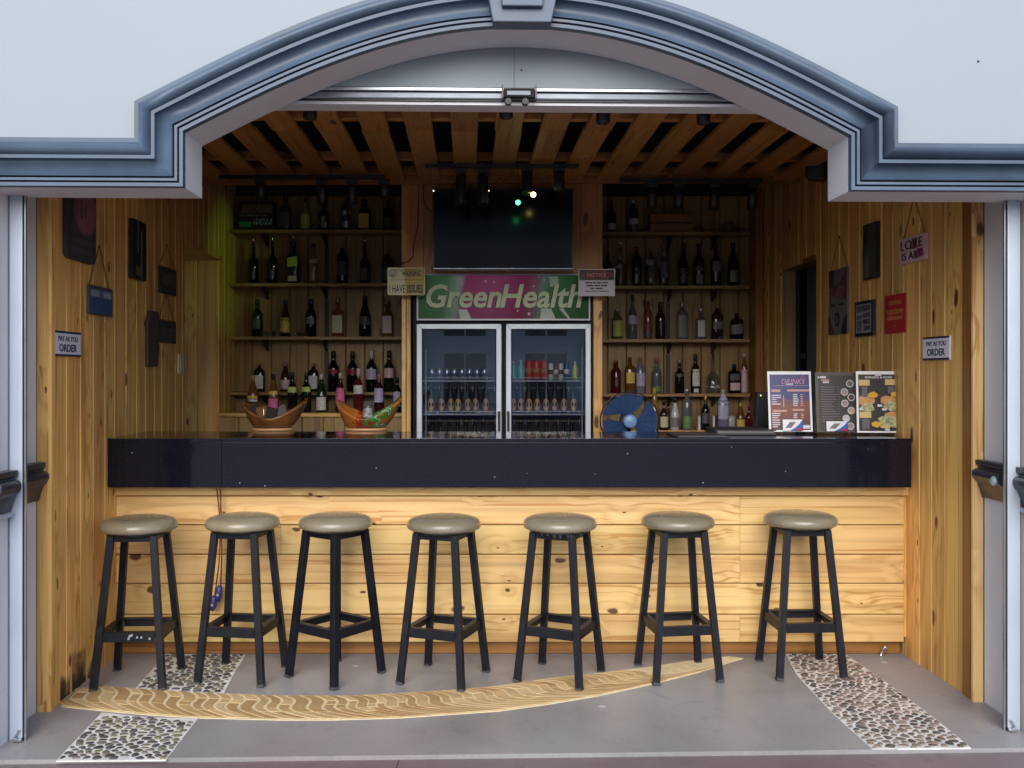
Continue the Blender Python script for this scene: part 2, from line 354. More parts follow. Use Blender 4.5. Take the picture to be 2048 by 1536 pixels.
# ------------------------------------------------------------------ ground
def edge_y(x): return 3.715 + .030 * x
fl = MB(); fl.quad([(-5, edge_y(-5), 0), (5, edge_y(5), 0), (5, 8.2, 0), (-5, 8.2, 0)])
fl.quad([(-5, edge_y(-5), -.018), (5, edge_y(5), -.018), (5, edge_y(5), 0), (-5, edge_y(-5), 0)])
floor = tag(fl.build('floor', FLOOR), kind='structure')
te = MB(); te.quad([(-60, -60, -.024), (60, -60, -.024), (60, 30, -.024), (-60, 30, -.024)])
terrace = tag(te.build('terrace', mat('yard_paving', (.27, .24, .245), .8, var=.2, scale=2)), kind='structure')
jx = FLR(797, 1515).x
for a, b in ((jx - 5.0, jx - 2.5), (jx - 2.5, jx), (jx, jx + 2.5), (jx + 2.5, jx + 5.0)):
    for c in range(5):
        sh = 0 if c % 2 == 0 else 1.25
        y1 = -.004 - .62 * c; y0 = y1 - .616
        t = MB(); g = .002; x0, x1 = a + g + sh, b - g + sh
        t.prism([(x0, edge_y(x0) + y0), (x1, edge_y(x1) + y0), (x1, edge_y(x1) + y1), (x0, edge_y(x0) + y1)], -.024, -.0165); t.build('paving_tile', TERR, terrace)

ob = empty('reflection_building', (0, -34, -.024), 0, 'long pale two storey building added out of view behind the viewer for reflections', 'building')  # unseen building, added so the fridge and TV glass have something to reflect
OBW = mat('pale_render', (.50, .53, .58), .7, var=.08, scale=.6); OBG = mat('dark_glazing', (.02, .03, .045), .08, var=0)
xs_ = [-24 + 4 * i for i in range(13)]
for a in xs_: MB().box(a - .9, a + .9, -.3, 0, 0, 5.2).build('wall_pier', OBW, ob)
for a, b_ in zip(xs_, xs_[1:]):
    MB().box(a + .9, b_ - .9, -.3, 0, 2.5, 3.3).build('spandrel', OBW, ob); MB().box(a + .9, b_ - .9, -.3, 0, 4.7, 5.2).build('spandrel', OBW, ob)
    for z0, z1 in ((0, 2.5), (3.3, 4.7)):
        f = MB(); x0_, x1_ = a + .9, b_ - .9; f.box(x0_, x0_ + .07, -.2, -.12, z0, z1); f.box(x1_ - .07, x1_, -.2, -.12, z0, z1); f.box(x0_ + .07, x1_ - .07, -.2, -.12, z1 - .07, z1); f.box((x0_ + x1_) / 2 - .03, (x0_ + x1_) / 2 + .03, -.2, -.12, z0, z1 - .07)
        w_ = f.build('window_frame', mat('window_white', (.7, .7, .7), .4), ob); MB().box(x0_ + .07, x1_ - .07, -.17, -.16, z0, z1 - .07).build('pane', OBG, w_)
MB().box(-26, 26, -6, .5, 5.2, 5.45).build('roof', mat('roof_grey', (.12, .12, .13), .7), ob)

# ------------------------------------------------------------------ pebble and wave mosaics set in the floor
def clip(poly, n, d):
    out = []
    for i in range(len(poly)):
        a, b = poly[i], poly[(i + 1) % len(poly)]; da, db = a[0] * n[0] + a[1] * n[1] - d, b[0] * n[0] + b[1] * n[1] - d
        if da <= 0: out.append(a)
        if da * db < 0: t = da / (da - db); out.append((a[0] + (b[0] - a[0]) * t, a[1] + (b[1] - a[1]) * t))
    return out
def inside(p, poly):
    c = False
    for i in range(len(poly)):
        a, b = poly[i], poly[i - 1]
        if (a[1] > p[1]) != (b[1] > p[1]) and p[0] < (b[0] - a[0]) * (p[1] - a[1]) / (b[1] - a[1]) + a[0]: c = not c
    return c
def chaikin(poly, q=.24):
    out = []
    for i in range(len(poly)):
        a, b = poly[i], poly[(i + 1) % len(poly)]
        out += [(a[0] + (b[0] - a[0]) * q, a[1] + (b[1] - a[1]) * q), (a[0] + (b[0] - a[0]) * (1 - q), a[1] + (b[1] - a[1]) * (1 - q))]
    return out
GROUT = mat('white_grout', (.70, .68, .655), .8, var=.16, scale=14, bump=.3)
def stone_mats(cols, tagname):
    return [mat(f'{tagname}_{i}', c, .45, var=.25, scale=30, bump=.2) for i, c in enumerate(cols)]
GREY_STONES = stone_mats([(.075, .068, .060), (.10, .088, .072), (.13, .115, .095), (.055, .05, .05), (.17, .15, .115), (.085, .085, .09), (.20, .17, .11)], 'grey_stone')
BROWN_STONES = stone_mats([(.145, .108, .085), (.20, .155, .125), (.105, .082, .069), (.235, .175, .145), (.07, .062, .058), (.29, .235, .19), (.20, .13, .105)], 'brown_stone')
def pebble_bed(px, spacing, stones, seed, fade=None):
    rnd = random.Random(seed)
    poly = [FLR(*p).xy for p in px]; poly = [(p[0], p[1]) for p in poly]
    area = sum(poly[i][0] * poly[(i + 1) % len(poly)][1] - poly[(i + 1) % len(poly)][0] * poly[i][1] for i in range(len(poly)))
    if area < 0: poly = poly[::-1]
    bed = MB().prism(poly, -.003, .003).build('pebble_mosaic', GROUT); tag(bed, kind='structure')
    xs = [p[0] for p in poly]; ys = [p[1] for p in poly]; seeds = []
    sx, sy = spacing * 1.42, spacing * .72
    y = min(ys) - sy; row = 0
    while y < max(ys) + sy:
        x = min(xs) - sx + (row % 2) * sx * .5
        while x < max(xs) + sx:
            seeds.append((x + rnd.uniform(-.36, .36) * sx, y + rnd.uniform(-.34, .34) * sy)); x += sx
        y += sy; row += 1
    n = 0; done = []
    for i, s in enumerate(seeds):
        if not inside(s, poly): continue
        if fade and rnd.random() < fade(s): continue
        cell = [(s[0] - .09, s[1] - .09), (s[0] + .09, s[1] - .09), (s[0] + .09, s[1] + .09), (s[0] - .09, s[1] + .09)]
        gap = rnd.uniform(.0036, .0068)
        for j, o in enumerate(seeds):
            if j == i: continue
            dx, dy = o[0] - s[0], o[1] - s[1]; dd = dx * dx + dy * dy
            if dd > .04: continue
            l = math.sqrt(dd); nn = (dx / l, dy / l); cell = clip(cell, nn, nn[0] * s[0] + nn[1] * s[1] + l / 2 - gap)
            if len(cell) < 3: break
        if len(cell) < 3: continue
        for a in range(len(poly)):
            p, q = poly[a], poly[(a + 1) % len(poly)]; nx, ny = q[1] - p[1], -(q[0] - p[0]); l = math.hypot(nx, ny) or 1
            cell = clip(cell, (nx / l, ny / l), (nx * p[0] + ny * p[1]) / l - .005)
            if len(cell) < 3: break
        if len(cell) < 3: continue
        cell = chaikin(cell)
        if len(cell) > 12: cell = cell[::1]
        cx = sum(p[0] for p in cell) / len(cell); cy = sum(p[1] for p in cell) / len(cell)
        if max(abs(p[0] - cx) for p in cell) < .008 or max(abs(p[1] - cy) for p in cell) < .006: continue
        h = rnd.uniform(.0055, .009); mb = MB(); k = len(cell)
        for sc, z in ((1, .0028), (.96, h * .75), (.72, h)):
            mb.v += [((p[0] - cx) * sc, (p[1] - cy) * sc, z) for p in cell]
        for r_ in (0, 1):
            for q in range(k): mb.f.append((r_ * k + q, r_ * k + (q + 1) % k, (r_ + 1) * k + (q + 1) % k, (r_ + 1) * k + q)); mb.sm.append(True)
        mb.f.append(tuple(2 * k + q for q in range(k))); mb.sm.append(True)
        ar = abs(sum(cell[q][0] * cell[(q + 1) % k][1] - cell[(q + 1) % k][0] * cell[q][1] for q in range(k)))
        done.append((ar, mb, rnd.choice(stones), cx, cy)); n += 1
    done.sort(key=lambda d: -d[0])
    for ar, mb, m_, cx, cy in done[:300]: mb.build('pebble', m_, bed, loc=(cx, cy, 0))
    if len(done) > 300:
        rest = MB()
        for ar, mb, m_, cx, cy in done[300:]:
            i = len(rest.v); rest.v += [(a + cx, b_ + cy, c) for a, b_, c in mb.v]; rest.f += [tuple(q + i for q in f) for f in mb.f]; rest.sm += mb.sm
        rest.build('small_pebble', stones[1], bed)['kind'] = 'stuff'
    return n
nA = pebble_bed([(112, 1523), (332, 1521), (365, 1478), (396, 1438), (300, 1436), (204, 1426)], .035, GREY_STONES, 1)
nB = pebble_bed([(272, 1377), (350, 1384), (446, 1391), (470, 1345), (492, 1310), (330, 1309), (300, 1345)], .037, GREY_STONES, 2,
                fade=lambda s: .35 if s[0] < -1.62 and s[1] > 4.65 else 0)
nC = pebble_bed([(1572, 1309), (1594, 1352), (1665, 1428), (1744, 1499), (1942, 1497), (1885, 1450), (1800, 1385), (1690, 1309)], .037, BROWN_STONES, 3)
print('pebbles', nA, nB, nC)

WAVE = [mat(f'tan_tile_{i}', c, .5, var=.16, scale=9, bump=.15) for i, c in enumerate([(.47, .32, .15), (.54, .385, .19), (.43, .275, .125), (.60, .44, .24), (.50, .345, .17)])]
CREAM = mat('cream_grout', (.74, .62, .38), .75, var=.1, scale=20)
def interp(pts, x):
    for (x0, y0), (x1, y1) in zip(pts, pts[1:]):
        if x <= x1: t = (x - x0) / (x1 - x0); return y0 + (y1 - y0) * max(0, t)
    return pts[-1][1]
TOPC = [(150, 1378), (200, 1373), (300, 1379), (400, 1386), (560, 1392), (700, 1392), (800, 1387), (900, 1381), (1000, 1372), (1100, 1357), (1200, 1346), (1290, 1336), (1380, 1322), (1470, 1312)]
BOTC = [(120, 1414), (200, 1422), (300, 1431), (400, 1437), (560, 1441), (660, 1441), (800, 1437), (1000, 1423), (1100, 1409), (1200, 1392), (1300, 1370), (1400, 1345), (1470, 1322), (1500, 1314)]
bp_ = [FLR(x, interp(BOTC, x)) for x in range(122, 1500, 22)]; tp_ = [FLR(x, interp(TOPC, x)) for x in range(160, 1470, 22)]
bed = MB().prism([(p.x, p.y) for p in bp_ + tp_[::-1]], -.003, .0028).build('wave_mosaic', CREAM); tag(bed, kind='structure')
def wave_pt(t, v):
    """t: position of the line at its top end in picture columns, v: 0 at the far edge, 1 at the near edge."""
    sh = 55 + 150 * min(1, max(0, (t - 450) / 500)); x = t + sh * v + (16 + 10 * min(1, max(0, (t - 300) / 500))) * math.sin(2 * math.pi * (v * 1.05 + .1))
    y = interp(TOPC, x) * (1 - v) + interp(BOTC, x) * v
    return FLR(x, y)
rw = random.Random(5); t = 70.0; lines = []
while t < 1232:
    lines.append(t); t += rw.uniform(20, 30) if t < 620 else rw.uniform(15, 23)
for a, b in zip(lines, lines[1:]):
    cuts = [0.02] + sorted(rw.sample([.25, .4, .55, .7], 1 if a > 700 else rw.choice([1, 2]))) + [.975]
    for v0, v1 in zip(cuts, cuts[1:]):
        nseg = max(3, int((v1 - v0) * 9)); L_, R_ = [], []
        g = 3.4 if a < 650 else 2.0
        for s_ in range(nseg + 1):
            v = v0 + .012 + (v1 - v0 - .024) * s_ / nseg; p = wave_pt(a + g, v); q = wave_pt(b - g, v); L_.append((p.x, p.y)); R_.append((q.x, q.y))
        if min(abs(p[0]) for p in L_) > 2.06 or max(p[0] for p in R_) < -2.03: continue
        poly = L_[::-1] + R_ if True else None
        cx = sum(p[0] for p in poly) / len(poly); cy = sum(p[1] for p in poly) / len(poly)
        mb = MB().prism([(p[0] - cx, p[1] - cy) for p in poly], .002, .0058); mb.build('wavy_tile', rw.choice(WAVE), bed, loc=(cx, cy, 0))

# ------------------------------------------------------------------ facade with the arched opening
fac = empty('facade_wall', (0, 3.728, 0), math.atan(.027), 'white rendered facade with slate blue moulding round a wide arched opening', 'facade')
UC, TH = .056, .216
def arch_z(u): w = u - UC; return 2.812 - w * w * (.30 - .03 * w * w)
NA = 56
arch = [(-1.231 + (2.574) * i / NA, 0) for i in range(NA + 1)]; arch = [(u, arch_z(u)) for u, _ in arch]
PL, PR, TOP = -1.99, 2.145, 5.2
path = [(PL, 0), (PL, 2.185), (-1.231, 2.185)] + arch + [(1.343, 2.185), (PR, 2.185), (PR, 0)]
fw = MB()
for y in (0, TH):
    fw.quad([(-7, y, -.03), (PL, y, -.03), (PL, y, TOP), (-7, y, TOP)]); fw.quad([(PR, y, -.03), (7, y, -.03), (7, y, TOP), (PR, y, TOP)])
    for (u0, z0), (u1, z1) in zip(path, path[1:]):
        if abs(u1 - u0) > 1e-5: fw.quad([(u0, y, z0), (u1, y, z1), (u1, y, TOP), (u0, y, TOP)])
fw.quad([(-7, 0, TOP), (7, 0, TOP), (7, TH, TOP), (-7, TH, TOP)])
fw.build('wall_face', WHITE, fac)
so = MB()
for (u0, z0), (u1, z1) in zip(path, path[1:]): so.quad([(u0, .0, z0), (u1, .0, z1), (u1, TH, z1), (u0, TH, z0)], smooth=(u0, z0) in arch and (u1, z1) in arch)
so.build('soffit', JAMB, fac)
for (x, z) in ((1.86, 2.70), (1.80, 2.995)): MB().lathe([(0, .004), (-.003, .004)], 8, axis='Y').build('screw_hole', RUBBER, fac, loc=(x, -.001, z))
PROF = [(.184, 0), (.184, .036), (.167, .036), (.165, .046), (.158, .062), (.147, .071), (.136, .070), (.126, .060), (.119, .044), (.117, .036), (.116, .050), (.103, .050), (.101, .030),
        (.092, .018), (.078, .012), (.062, .015), (.050, .026), (.042, .038), (.038, .044), (.038, .012), (.031, .012), (.031, .040), (.021, .040), (.021, .012), (.0145, .012), (.0145, .034), (.001, .034), (.001, 0)]
def normals(pts):
    """Mitred offset direction at each path point (to the upper / outer side)."""
    out = []
    for i, p in enumerate(pts):
        def nrm(a, b): dx, dz = b[0] - a[0], b[1] - a[1]; l = math.hypot(dx, dz); return (-dz / l, dx / l)
        ns = []
        if i > 0: ns.append(nrm(pts[i - 1], p))
        if i < len(pts) - 1: ns.append(nrm(p, pts[i + 1]))
        if len(ns) == 1: out.append(ns[0]); continue
        mx, mz = ns[0][0] + ns[1][0], ns[0][1] + ns[1][1]; l2 = (mx * mx + mz * mz) / 2; out.append((mx / l2, mz / l2) if l2 > .05 else ns[0])
    return out
mpath = [(-7, 2.185), (-1.231, 2.185)] + arch + [(1.343, 2.185), (7, 2.185)]
mn = normals(mpath)
KEYL, KEYR = UC - .122, UC + .142
def moulding(name, i0, i1, trim=None):
    mb = MB(); n = len(PROF)
    for i in range(i0, i1 + 1):
        (u, z), (nx, nz_) = mpath[i], mn[i]
        mb.v += [(u + nx * a, -b_, z + nz_ * a) for a, b_ in PROF]
    for i in range(i1 - i0):
        for k in range(n - 1):
            mb.f.append((i * n + k, i * n + k + 1, (i + 1) * n + k + 1, (i + 1) * n + k)); mb.sm.append(2 < k < 9 or 11 < k < 18)
    for e in (0, i1 - i0): mb.f.append(tuple(e * n + k for k in range(n))); mb.sm.append(False)
    return mb.build(name, SLATE, fac)
kl = max(i for i in range(len(mpath)) if 2 <= i < len(mpath) - 2 and mpath[i][0] < UC - .04); kr = min(i for i in range(len(mpath)) if 2 <= i < len(mpath) - 2 and mpath[i][0] > UC + .06)
moulding('straight_moulding', 0, 1); moulding('return_moulding', 1, 2); moulding('arch_moulding', 2, kl)
moulding('arch_moulding', kr, len(mpath) - 3); moulding('return_moulding', len(mpath) - 3, len(mpath) - 2); moulding('straight_moulding', len(mpath) - 2, len(mpath) - 1)
k_ = MB(); zb = 2.806
k_.prism([(UC - .106, zb), (UC + .146 - .03, zb), (UC + .205, zb + .42), (UC - .185, zb + .42)], -.088, -.001, axis='Y'); key = k_.build('keystone', SLATE, fac, bevel=.004)
MB().prism([(UC - .072, zb + .052), (UC + .082, zb + .052), (UC + .118, zb + .36), (UC - .108, zb + .36)], -.112, -.087, axis='Y').build('raised_panel', SLATE, key, bevel=.004)
# tympanum sheets and sliding door header behind the arch
ty = empty('tympanum_panel', (0, 3.728, 0), math.atan(.027), 'two white sheets filling the arch above the sliding door header', 'panel')
sx_ = W(1031, 150, F / 3.98).x
TZ = 2.648
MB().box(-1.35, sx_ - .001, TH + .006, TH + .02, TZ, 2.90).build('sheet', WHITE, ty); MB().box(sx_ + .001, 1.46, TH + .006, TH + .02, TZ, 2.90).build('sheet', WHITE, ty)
MB().lathe([(0, .004), (-.004, .004)], 8, axis='Y').build('screw', RUBBER, ty, loc=(sx_ + .03, TH + .006, 2.72))
hd = empty('door_header', (0, 3.728, 0), math.atan(.027), 'brushed aluminium sliding door header with a latch in the middle', 'door track')
MB().box(-1.42, 1.53, TH + .001, TH + .07, TZ - .016, TZ - .002).build('top_lip', ALU, hd, bevel=.002)
MB().box(-1.42, 1.53, TH + .012, TH + .07, TZ - .047, TZ - .017).build('track_face', mat('dull_aluminium', (.23, .25, .29), .42, metal=.7, var=.1), hd, bevel=.006)
MB().box(-1.42, 1.53, TH + .02, TH + .09, TZ - .053, TZ - .0475).build('rail_slot', BLACK, hd)
MB().box(-1.42, 1.53, TH + .03, TH + .135, TZ - .066, TZ - .0535).build('underside_board', JAMB, hd)
la = MB().box(sx_ - .044, sx_ + .084, TH - .022, TH + .011, TZ - .046, TZ - .010).build('latch', RUBBER, hd, bevel=.003)
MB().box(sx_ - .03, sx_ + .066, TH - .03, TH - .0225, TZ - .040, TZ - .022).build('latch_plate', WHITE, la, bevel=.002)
for x in (sx_ - .052, sx_ + .085): MB().box(x, x + .007, TH - .026, TH + .008, TZ - .05, TZ + .003).build('latch_clip', CHAR, la)
for x in (sx_ - .025, sx_ + .045): MB().lathe([(0, .013), (.03, .013)], 10, axis='Y').build('latch_roller', BLACK, la, loc=(x, TH - .02, TZ - .062))

# jamb walls, door posts, charcoal dado rails
DADO = [(0, .92), (.014, .92), (.02, .945), (.034, .985), (.048, 1.0), (.056, 1.018), (.055, 1.034), (.046, 1.046), (.03, 1.05), (.03, 1.056), (.042, 1.066), (.042, 1.087), (0, 1.087)]
def jamb(side, x, y0, y1, where):
    j = empty('jamb_wall', (x, y0, 0), 0, f'grey white painted jamb wall beside the {where}', 'wall')
    s = 1 if side == 'L' else -1
    MB().box(min(0, -s * .12), max(0, -s * .12), 0, y1 - y0, 0, 3.0).build('wall_face', JAMB, j)
    d = empty('dado_rail', (x, y0, 0), 0, f'short charcoal dado rail on the jamb beside the {where}', 'rail')
    mb = MB().prism([(s * p, z) for p, z in DADO], .0, y1 - y0 + .004, axis='Y'); mb.build('rail_profile', CHAR, d, bevel=.002)
    MB().lathe([(0, .022), (s * .012, .020), (s * .018, .012)], 14, axis='X').build('bolt_cap', ALU_WHITE, d, loc=(s * .05, .035, 1.012))
    return j
jl = jamb('L', -2.04, 3.90, 4.174, 'plank wall with the oval sign')
jr = jamb('R', 2.145, 4.07, 4.300, 'plank wall with the red poster')
def outer_rail(side, x, y0, y1, where):
    s = 1 if side == 'L' else -1
    d = empty('dado_rail', (x, y0, 0), 0, f'charcoal dado rail end on the {where}', 'rail')
    MB().prism([(s * p, z) for p, z in DADO], 0, y1 - y0, axis='Y').build('rail_profile', CHAR, d, bevel=.002)
    MB().prism([(0, .905), (s * .02, .90), (s * .028, .912), (s * .012, .919), (0, .919)], .02, y1 - y0 + .004, axis='Y').build('torn_edge', ALU_WHITE, d)
outer_rail('L', -1.99 + .001, 3.685, 3.835, 'pier next to the oval sign wall')
outer_rail('R', 2.145 - .001, 3.80, 3.96, 'pier next to the red poster wall')
def post(side, x0, x1, y, where):
    p = empty('door_post', ((x0 + x1) / 2, y, 0), 0, f'aluminium sliding door post at the {where}', 'door post')
    w = (x1 - x0) / 2; s = 1 if side == 'L' else -1
    MB().box(-w, w, 0, .012, 0, 2.185, b=0).build('profile', ALU_WHITE, p, bevel=.003)
    gx = s * w
    MB().box(min(gx, gx + s * .009), max(gx, gx + s * .009), .004, .012, 0, 2.184).build('gasket', RUBBER, p)
    MB().box(min(gx + s * .0092, gx + s * .014), max(gx + s * .0092, gx + s * .014), .0, .012, 0, 2.184).build('edge_strip', ALU, p)
    MB().box(-s * w - .004 if s > 0 else w, -s * w if s > 0 else w + .004, .006, .012, 0, 2.184).build('gasket', RUBBER, p)
    f = MB().box(-.018 + s * .012, .018 + s * .012, -.022, -.001, .004, .016).build('floor_guide', CHROME, p, bevel=.002)
    MB().bar((s * .002, -.010, .016), (s * .020, -.010, .05), .006, .006).build('pin', CHROME, f)
post('L', -1.988, -1.936, 3.845, 'pale pier side by the oval sign wall')
post('R', 2.069, 2.122, 3.955, 'pier side by the red poster wall')

# ------------------------------------------------------------------ plank walls
UPV = Vector((0, 0, 1)); BACK_Y = 7.598; WH = 2.96
def side_wall(side, y0, y1, oy0, oy1, oz, label):
    root = empty('plank_wall', (0, 0, 0), 0, label, 'wall')
    xf = left_x if side == 'L' else right_x; s = 1 if side == 'L' else -1
    d = Vector((xf(5) - xf(4), 1, 0)).normalized(); n = Vector((d.y, -d.x, 0)) * s
    def seg(ya, yb, z0, z1, m=PINE_WALL, proud=0.0):
        c = Vector(((xf(ya) + xf(yb)) / 2, (ya + yb) / 2, (z0 + z1) / 2)) + n * proud
        plank(root, c, UPV, n, z1 - z0, (yb - ya) / d.y - .003, .022, m, bev=.006)
    rnd = random.Random(21 if side == 'L' else 22)
    y = y0
    if side == 'R': seg(y0, y0 + .115, 0, WH, PINE_DARK, .012); y = y0 + .117
    else: seg(y0, y0 + .05, 0, WH, PINE_WALL, .010); y = y0 + .052
    while y < y1 - .02:
        w = rnd.uniform(.125, .175); e = min(y + w, y1)
        for edge in (oy0, oy1):
            if y + .03 < edge < e + .04: e = edge
        if e > y1 - .05: e = y1
        if y >= oy0 - .001 and e <= oy1 + .001: seg(y, e, oz, WH)
        else: seg(y, e, 0, WH)
        y = e
    # solid wall behind the planks
    def bx(ya, yb, z0, z1):
        mb = MB(); t = .024
        a, b_ = Vector((xf(ya), ya, 0)) - n * t, Vector((xf(yb), yb, 0)) - n * t; a2, b2 = a - n * .12, b_ - n * .12
        mb.prism([(a.x, a.y), (b_.x, b_.y), (b2.x, b2.y), (a2.x, a2.y)], z0, z1); mb.build('wall_core', DARK_VOID, root)
    bx(y0 + .002, oy0, 0, WH + .1); bx(oy0, oy1, oz + .02, WH + .1); bx(oy1, y1 + .1, 0, WH + .1)
    # end grain board closing the lining towards the door post
    return root, n, d
LO0, LO1, LOZ = left_y(370), left_y(437), 2.303
RO0, RO1, ROZ = right_y(1632), right_y(1562), 2.22
LWALL, LN, LD = side_wall('L', 4.174, BACK_Y, LO0, LO1, LOZ, 'knotty pine plank wall hung with the oval sign and small dark signs')
RWALL, RN, RD = side_wall('R', 4.300, BACK_Y, RO0, RO1, ROZ, 'knotty pine plank wall hung with the red poster and comic prints')
plank(LWALL, (-2.013, 4.172, 1.48), UPV, (0, -1, 0), 2.96, .052, .018, PINE_WALL, name='end_board')
def stain(name, col, sc, lo, hi):
    m, nt, b = nodes_of(name); N, L = nt.nodes, nt.links; tc = N.new('ShaderNodeTexCoord'); nz = N.new('ShaderNodeTexNoise'); nz.inputs['Scale'].default_value = sc; nz.inputs['Detail'].default_value = 5; L.new(tc.outputs['Object'], nz.inputs['Vector'])
    sp = N.new('ShaderNodeSeparateXYZ'); L.new(tc.outputs['Generated'], sp.inputs[0])
    a = N.new('ShaderNodeMath'); a.operation = 'MULTIPLY_ADD'; a.inputs[1].default_value = -.75; L.new(sp.outputs[2], a.inputs[0]); L.new(nz.outputs['Fac'], a.inputs[2])
    mr = N.new('ShaderNodeMapRange'); mr.inputs[1].default_value = lo; mr.inputs[2].default_value = hi; mr.inputs[4].default_value = .85; L.new(a.outputs[0], mr.inputs[0])
    b.inputs['Base Color'].default_value = (*col, 1); L.new(mr.outputs[0], b.inputs['Alpha']); inp(b, 'Roughness', .8); return m
MOULD = stain('damp_mould', (.018, .016, .012), 9, .10, .42)
for ya, yb, zt in ((4.29, 4.40, .20), (4.42, 4.58, .30), (4.60, 4.74, .16)):
    q = MB(); a = Vector((left_x(ya), ya, 0)) + LN * .002; b_ = Vector((left_x(yb), yb, 0)) + LN * .002
    q.quad([a + UPV * .004, b_ + UPV * .004, b_ + UPV * zt, a + UPV * zt]); q.build('damp_stain', MOULD, LWALL)
plank(RWALL, (2.118, 4.298, 1.48), UPV, (0, -1, 0), 2.96, .048, .018, PINE, name='end_board')
# doorway linings
for i in range(5):
    x = left_x(LO1) - .008 - .15 * i; plank(LWALL, (x - .072, LO1 - .014, LOZ / 2), UPV, (0, -1, 0), LOZ - .004, .147, .02, PINE_WALL, name='lining_plank', bev=.005)
plank(LWALL, (left_x(LO0) - .36, (LO0 + LO1) / 2, LOZ - .002), (1, 0, 0), (0, 0, -1), .72, LO1 - LO0 - .01, .018, PINE_WALL, name='lintel_board')
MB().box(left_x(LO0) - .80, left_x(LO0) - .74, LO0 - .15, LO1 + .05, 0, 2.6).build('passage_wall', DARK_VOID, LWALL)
plank(RWALL, (right_x(RO1) + .058, RO1 - .002, ROZ / 2), UPV, (0, -1, 0), ROZ - .004, .104, .02, PINE_SHELF, name='lining_plank', bev=.005)
plank(RWALL, (right_x(RO0) + .06, (RO0 + RO1) / 2, ROZ - .002), (0, 1, 0), (0, 0, -1), RO1 - RO0 - .01, .14, .03, PINE_DARK, name='lintel_board')
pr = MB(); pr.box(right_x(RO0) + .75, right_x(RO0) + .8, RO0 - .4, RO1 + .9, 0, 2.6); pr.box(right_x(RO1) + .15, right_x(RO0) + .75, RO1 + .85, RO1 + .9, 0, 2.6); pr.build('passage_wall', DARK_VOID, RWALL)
dp = W(1623, 600, F / (RO1 + .25)); MB().box(dp.x - .035, dp.x + .035, RO1 + .25, RO1 + .29, 0, 2.3).build('passage_door_frame', mat('grey_frame', (.16, .15, .14), .6), RWALL)
for z in (1.60,): MB().box(dp.x - .13, dp.x - .036, RO1 + .27, RO1 + .285, z - .02, z + .02).build('passage_door_rail', mat('grey_frame', (.16, .15, .14)), RWALL)

bw = empty('back_wall', (0, BACK_Y, 0), 0, 'dark pine plank back wall behind the bottle shelves', 'wall')
xa, xb = left_x(BACK_Y) - .02, right_x(BACK_Y) + .02; x = xa; rb = random.Random(4)
while x < xb - .02:
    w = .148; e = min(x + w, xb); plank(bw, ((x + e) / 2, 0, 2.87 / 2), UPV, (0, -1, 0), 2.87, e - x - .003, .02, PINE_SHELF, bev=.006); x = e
MB().box(xa - .3, xb + .3, .022, .12, 0, 3.1).build('wall_core', DARK_VOID, bw)
plank(bw, (right_x(BACK_Y) - .03, -.22, 1.435), UPV, (0, -1, 0), 2.87, .06, .2, PINE_DARK, name='end_board')

# central chase with the pillars either side of the fridge
KC = 291.0; YC = F / KC
ch = empty('chimney_chase', (0, YC, 0), 0, 'pine boarded chase over the fridge standing on two light pillars', 'wall')
x0, x1 = (803 - CX) / KC, (1205 - CX) / KC; zc0, zc1 = 2.158, 2.80
n_ = 9
for i in range(n_):
    w = (x1 - x0) / n_; plank(ch, (x0 + w * (i + .5), 0, (zc0 + zc1) / 2), UPV, (0, -1, 0), zc1 - zc0, w - .0012, .02, PINE_SLAT, bev=.002)
for a, b_, m in ((803, 812, PINE), (812.6, 821, PINE_WALL), (1187, 1205, PINE_WALL)):
    a, b_ = (a - CX) / KC, (b_ - CX) / KC; plank(ch, ((a + b_) / 2, 0, zc0 / 2 - .001), UPV, (0, -1, 0), zc0 - .004, b_ - a, .05, m, name='pillar_board')
MB().box(x0 + .005, x0 + .025, .022, BACK_Y - YC - .024, 0, 2.95).build('side_panel', DARK_VOID, ch); MB().box(x1 - .025, x1 - .005, .022, BACK_Y - YC - .024, 0, 2.95).build('side_panel', DARK_VOID, ch)

# ceiling: dark slab, joists, slats
ce = MB().box(-3.4, 3.6, 3.99, 8.0, 3.05, 3.15).build('ceiling', CEIL); tag(ce, kind='structure')
sl = empty('slatted_ceiling', (0, 0, 0), 0, 'open slatted ceiling of pine boards on cross joists above the bar', 'ceiling')
SLZ = 2.782; sd_ = Vector((-.0375, 1, 0)).normalized(); YJ = F * (SLZ - EYE) / (CY - 262)
for i in range(-10, 9):
    for (ya, yb) in ((4.02, YJ - .002), (YJ + .002, 6.52)):
        ym = (ya + yb) / 2; xm = .275 + .24 * i - .0375 * (ym - 4.73) + random.uniform(-.006, .006)
        if xm < left_x(ym) - .02 or xm > right_x(ym) + .02: continue
        plank(sl, (xm, ym, SLZ + random.uniform(-.002, .002)), sd_, (0, 0, -1), yb - ya, .143, .024, PINE_SLAT, name='slat', bev=.003)
for k, w in ((378, .05), (318, .045), (297, .05)):
    y = F / k; plank(sl, (.1, y, SLZ + .026), (1, .012, 0), (0, 0, -1), 4.5, w, .05, PINE_SLAT, name='joist')
plank(sl, (0, 6.54, SLZ + .06), (1, .01, 0), (0, -1, 0), 4.3, .16, .02, PINE_DARK, name='edge_board')

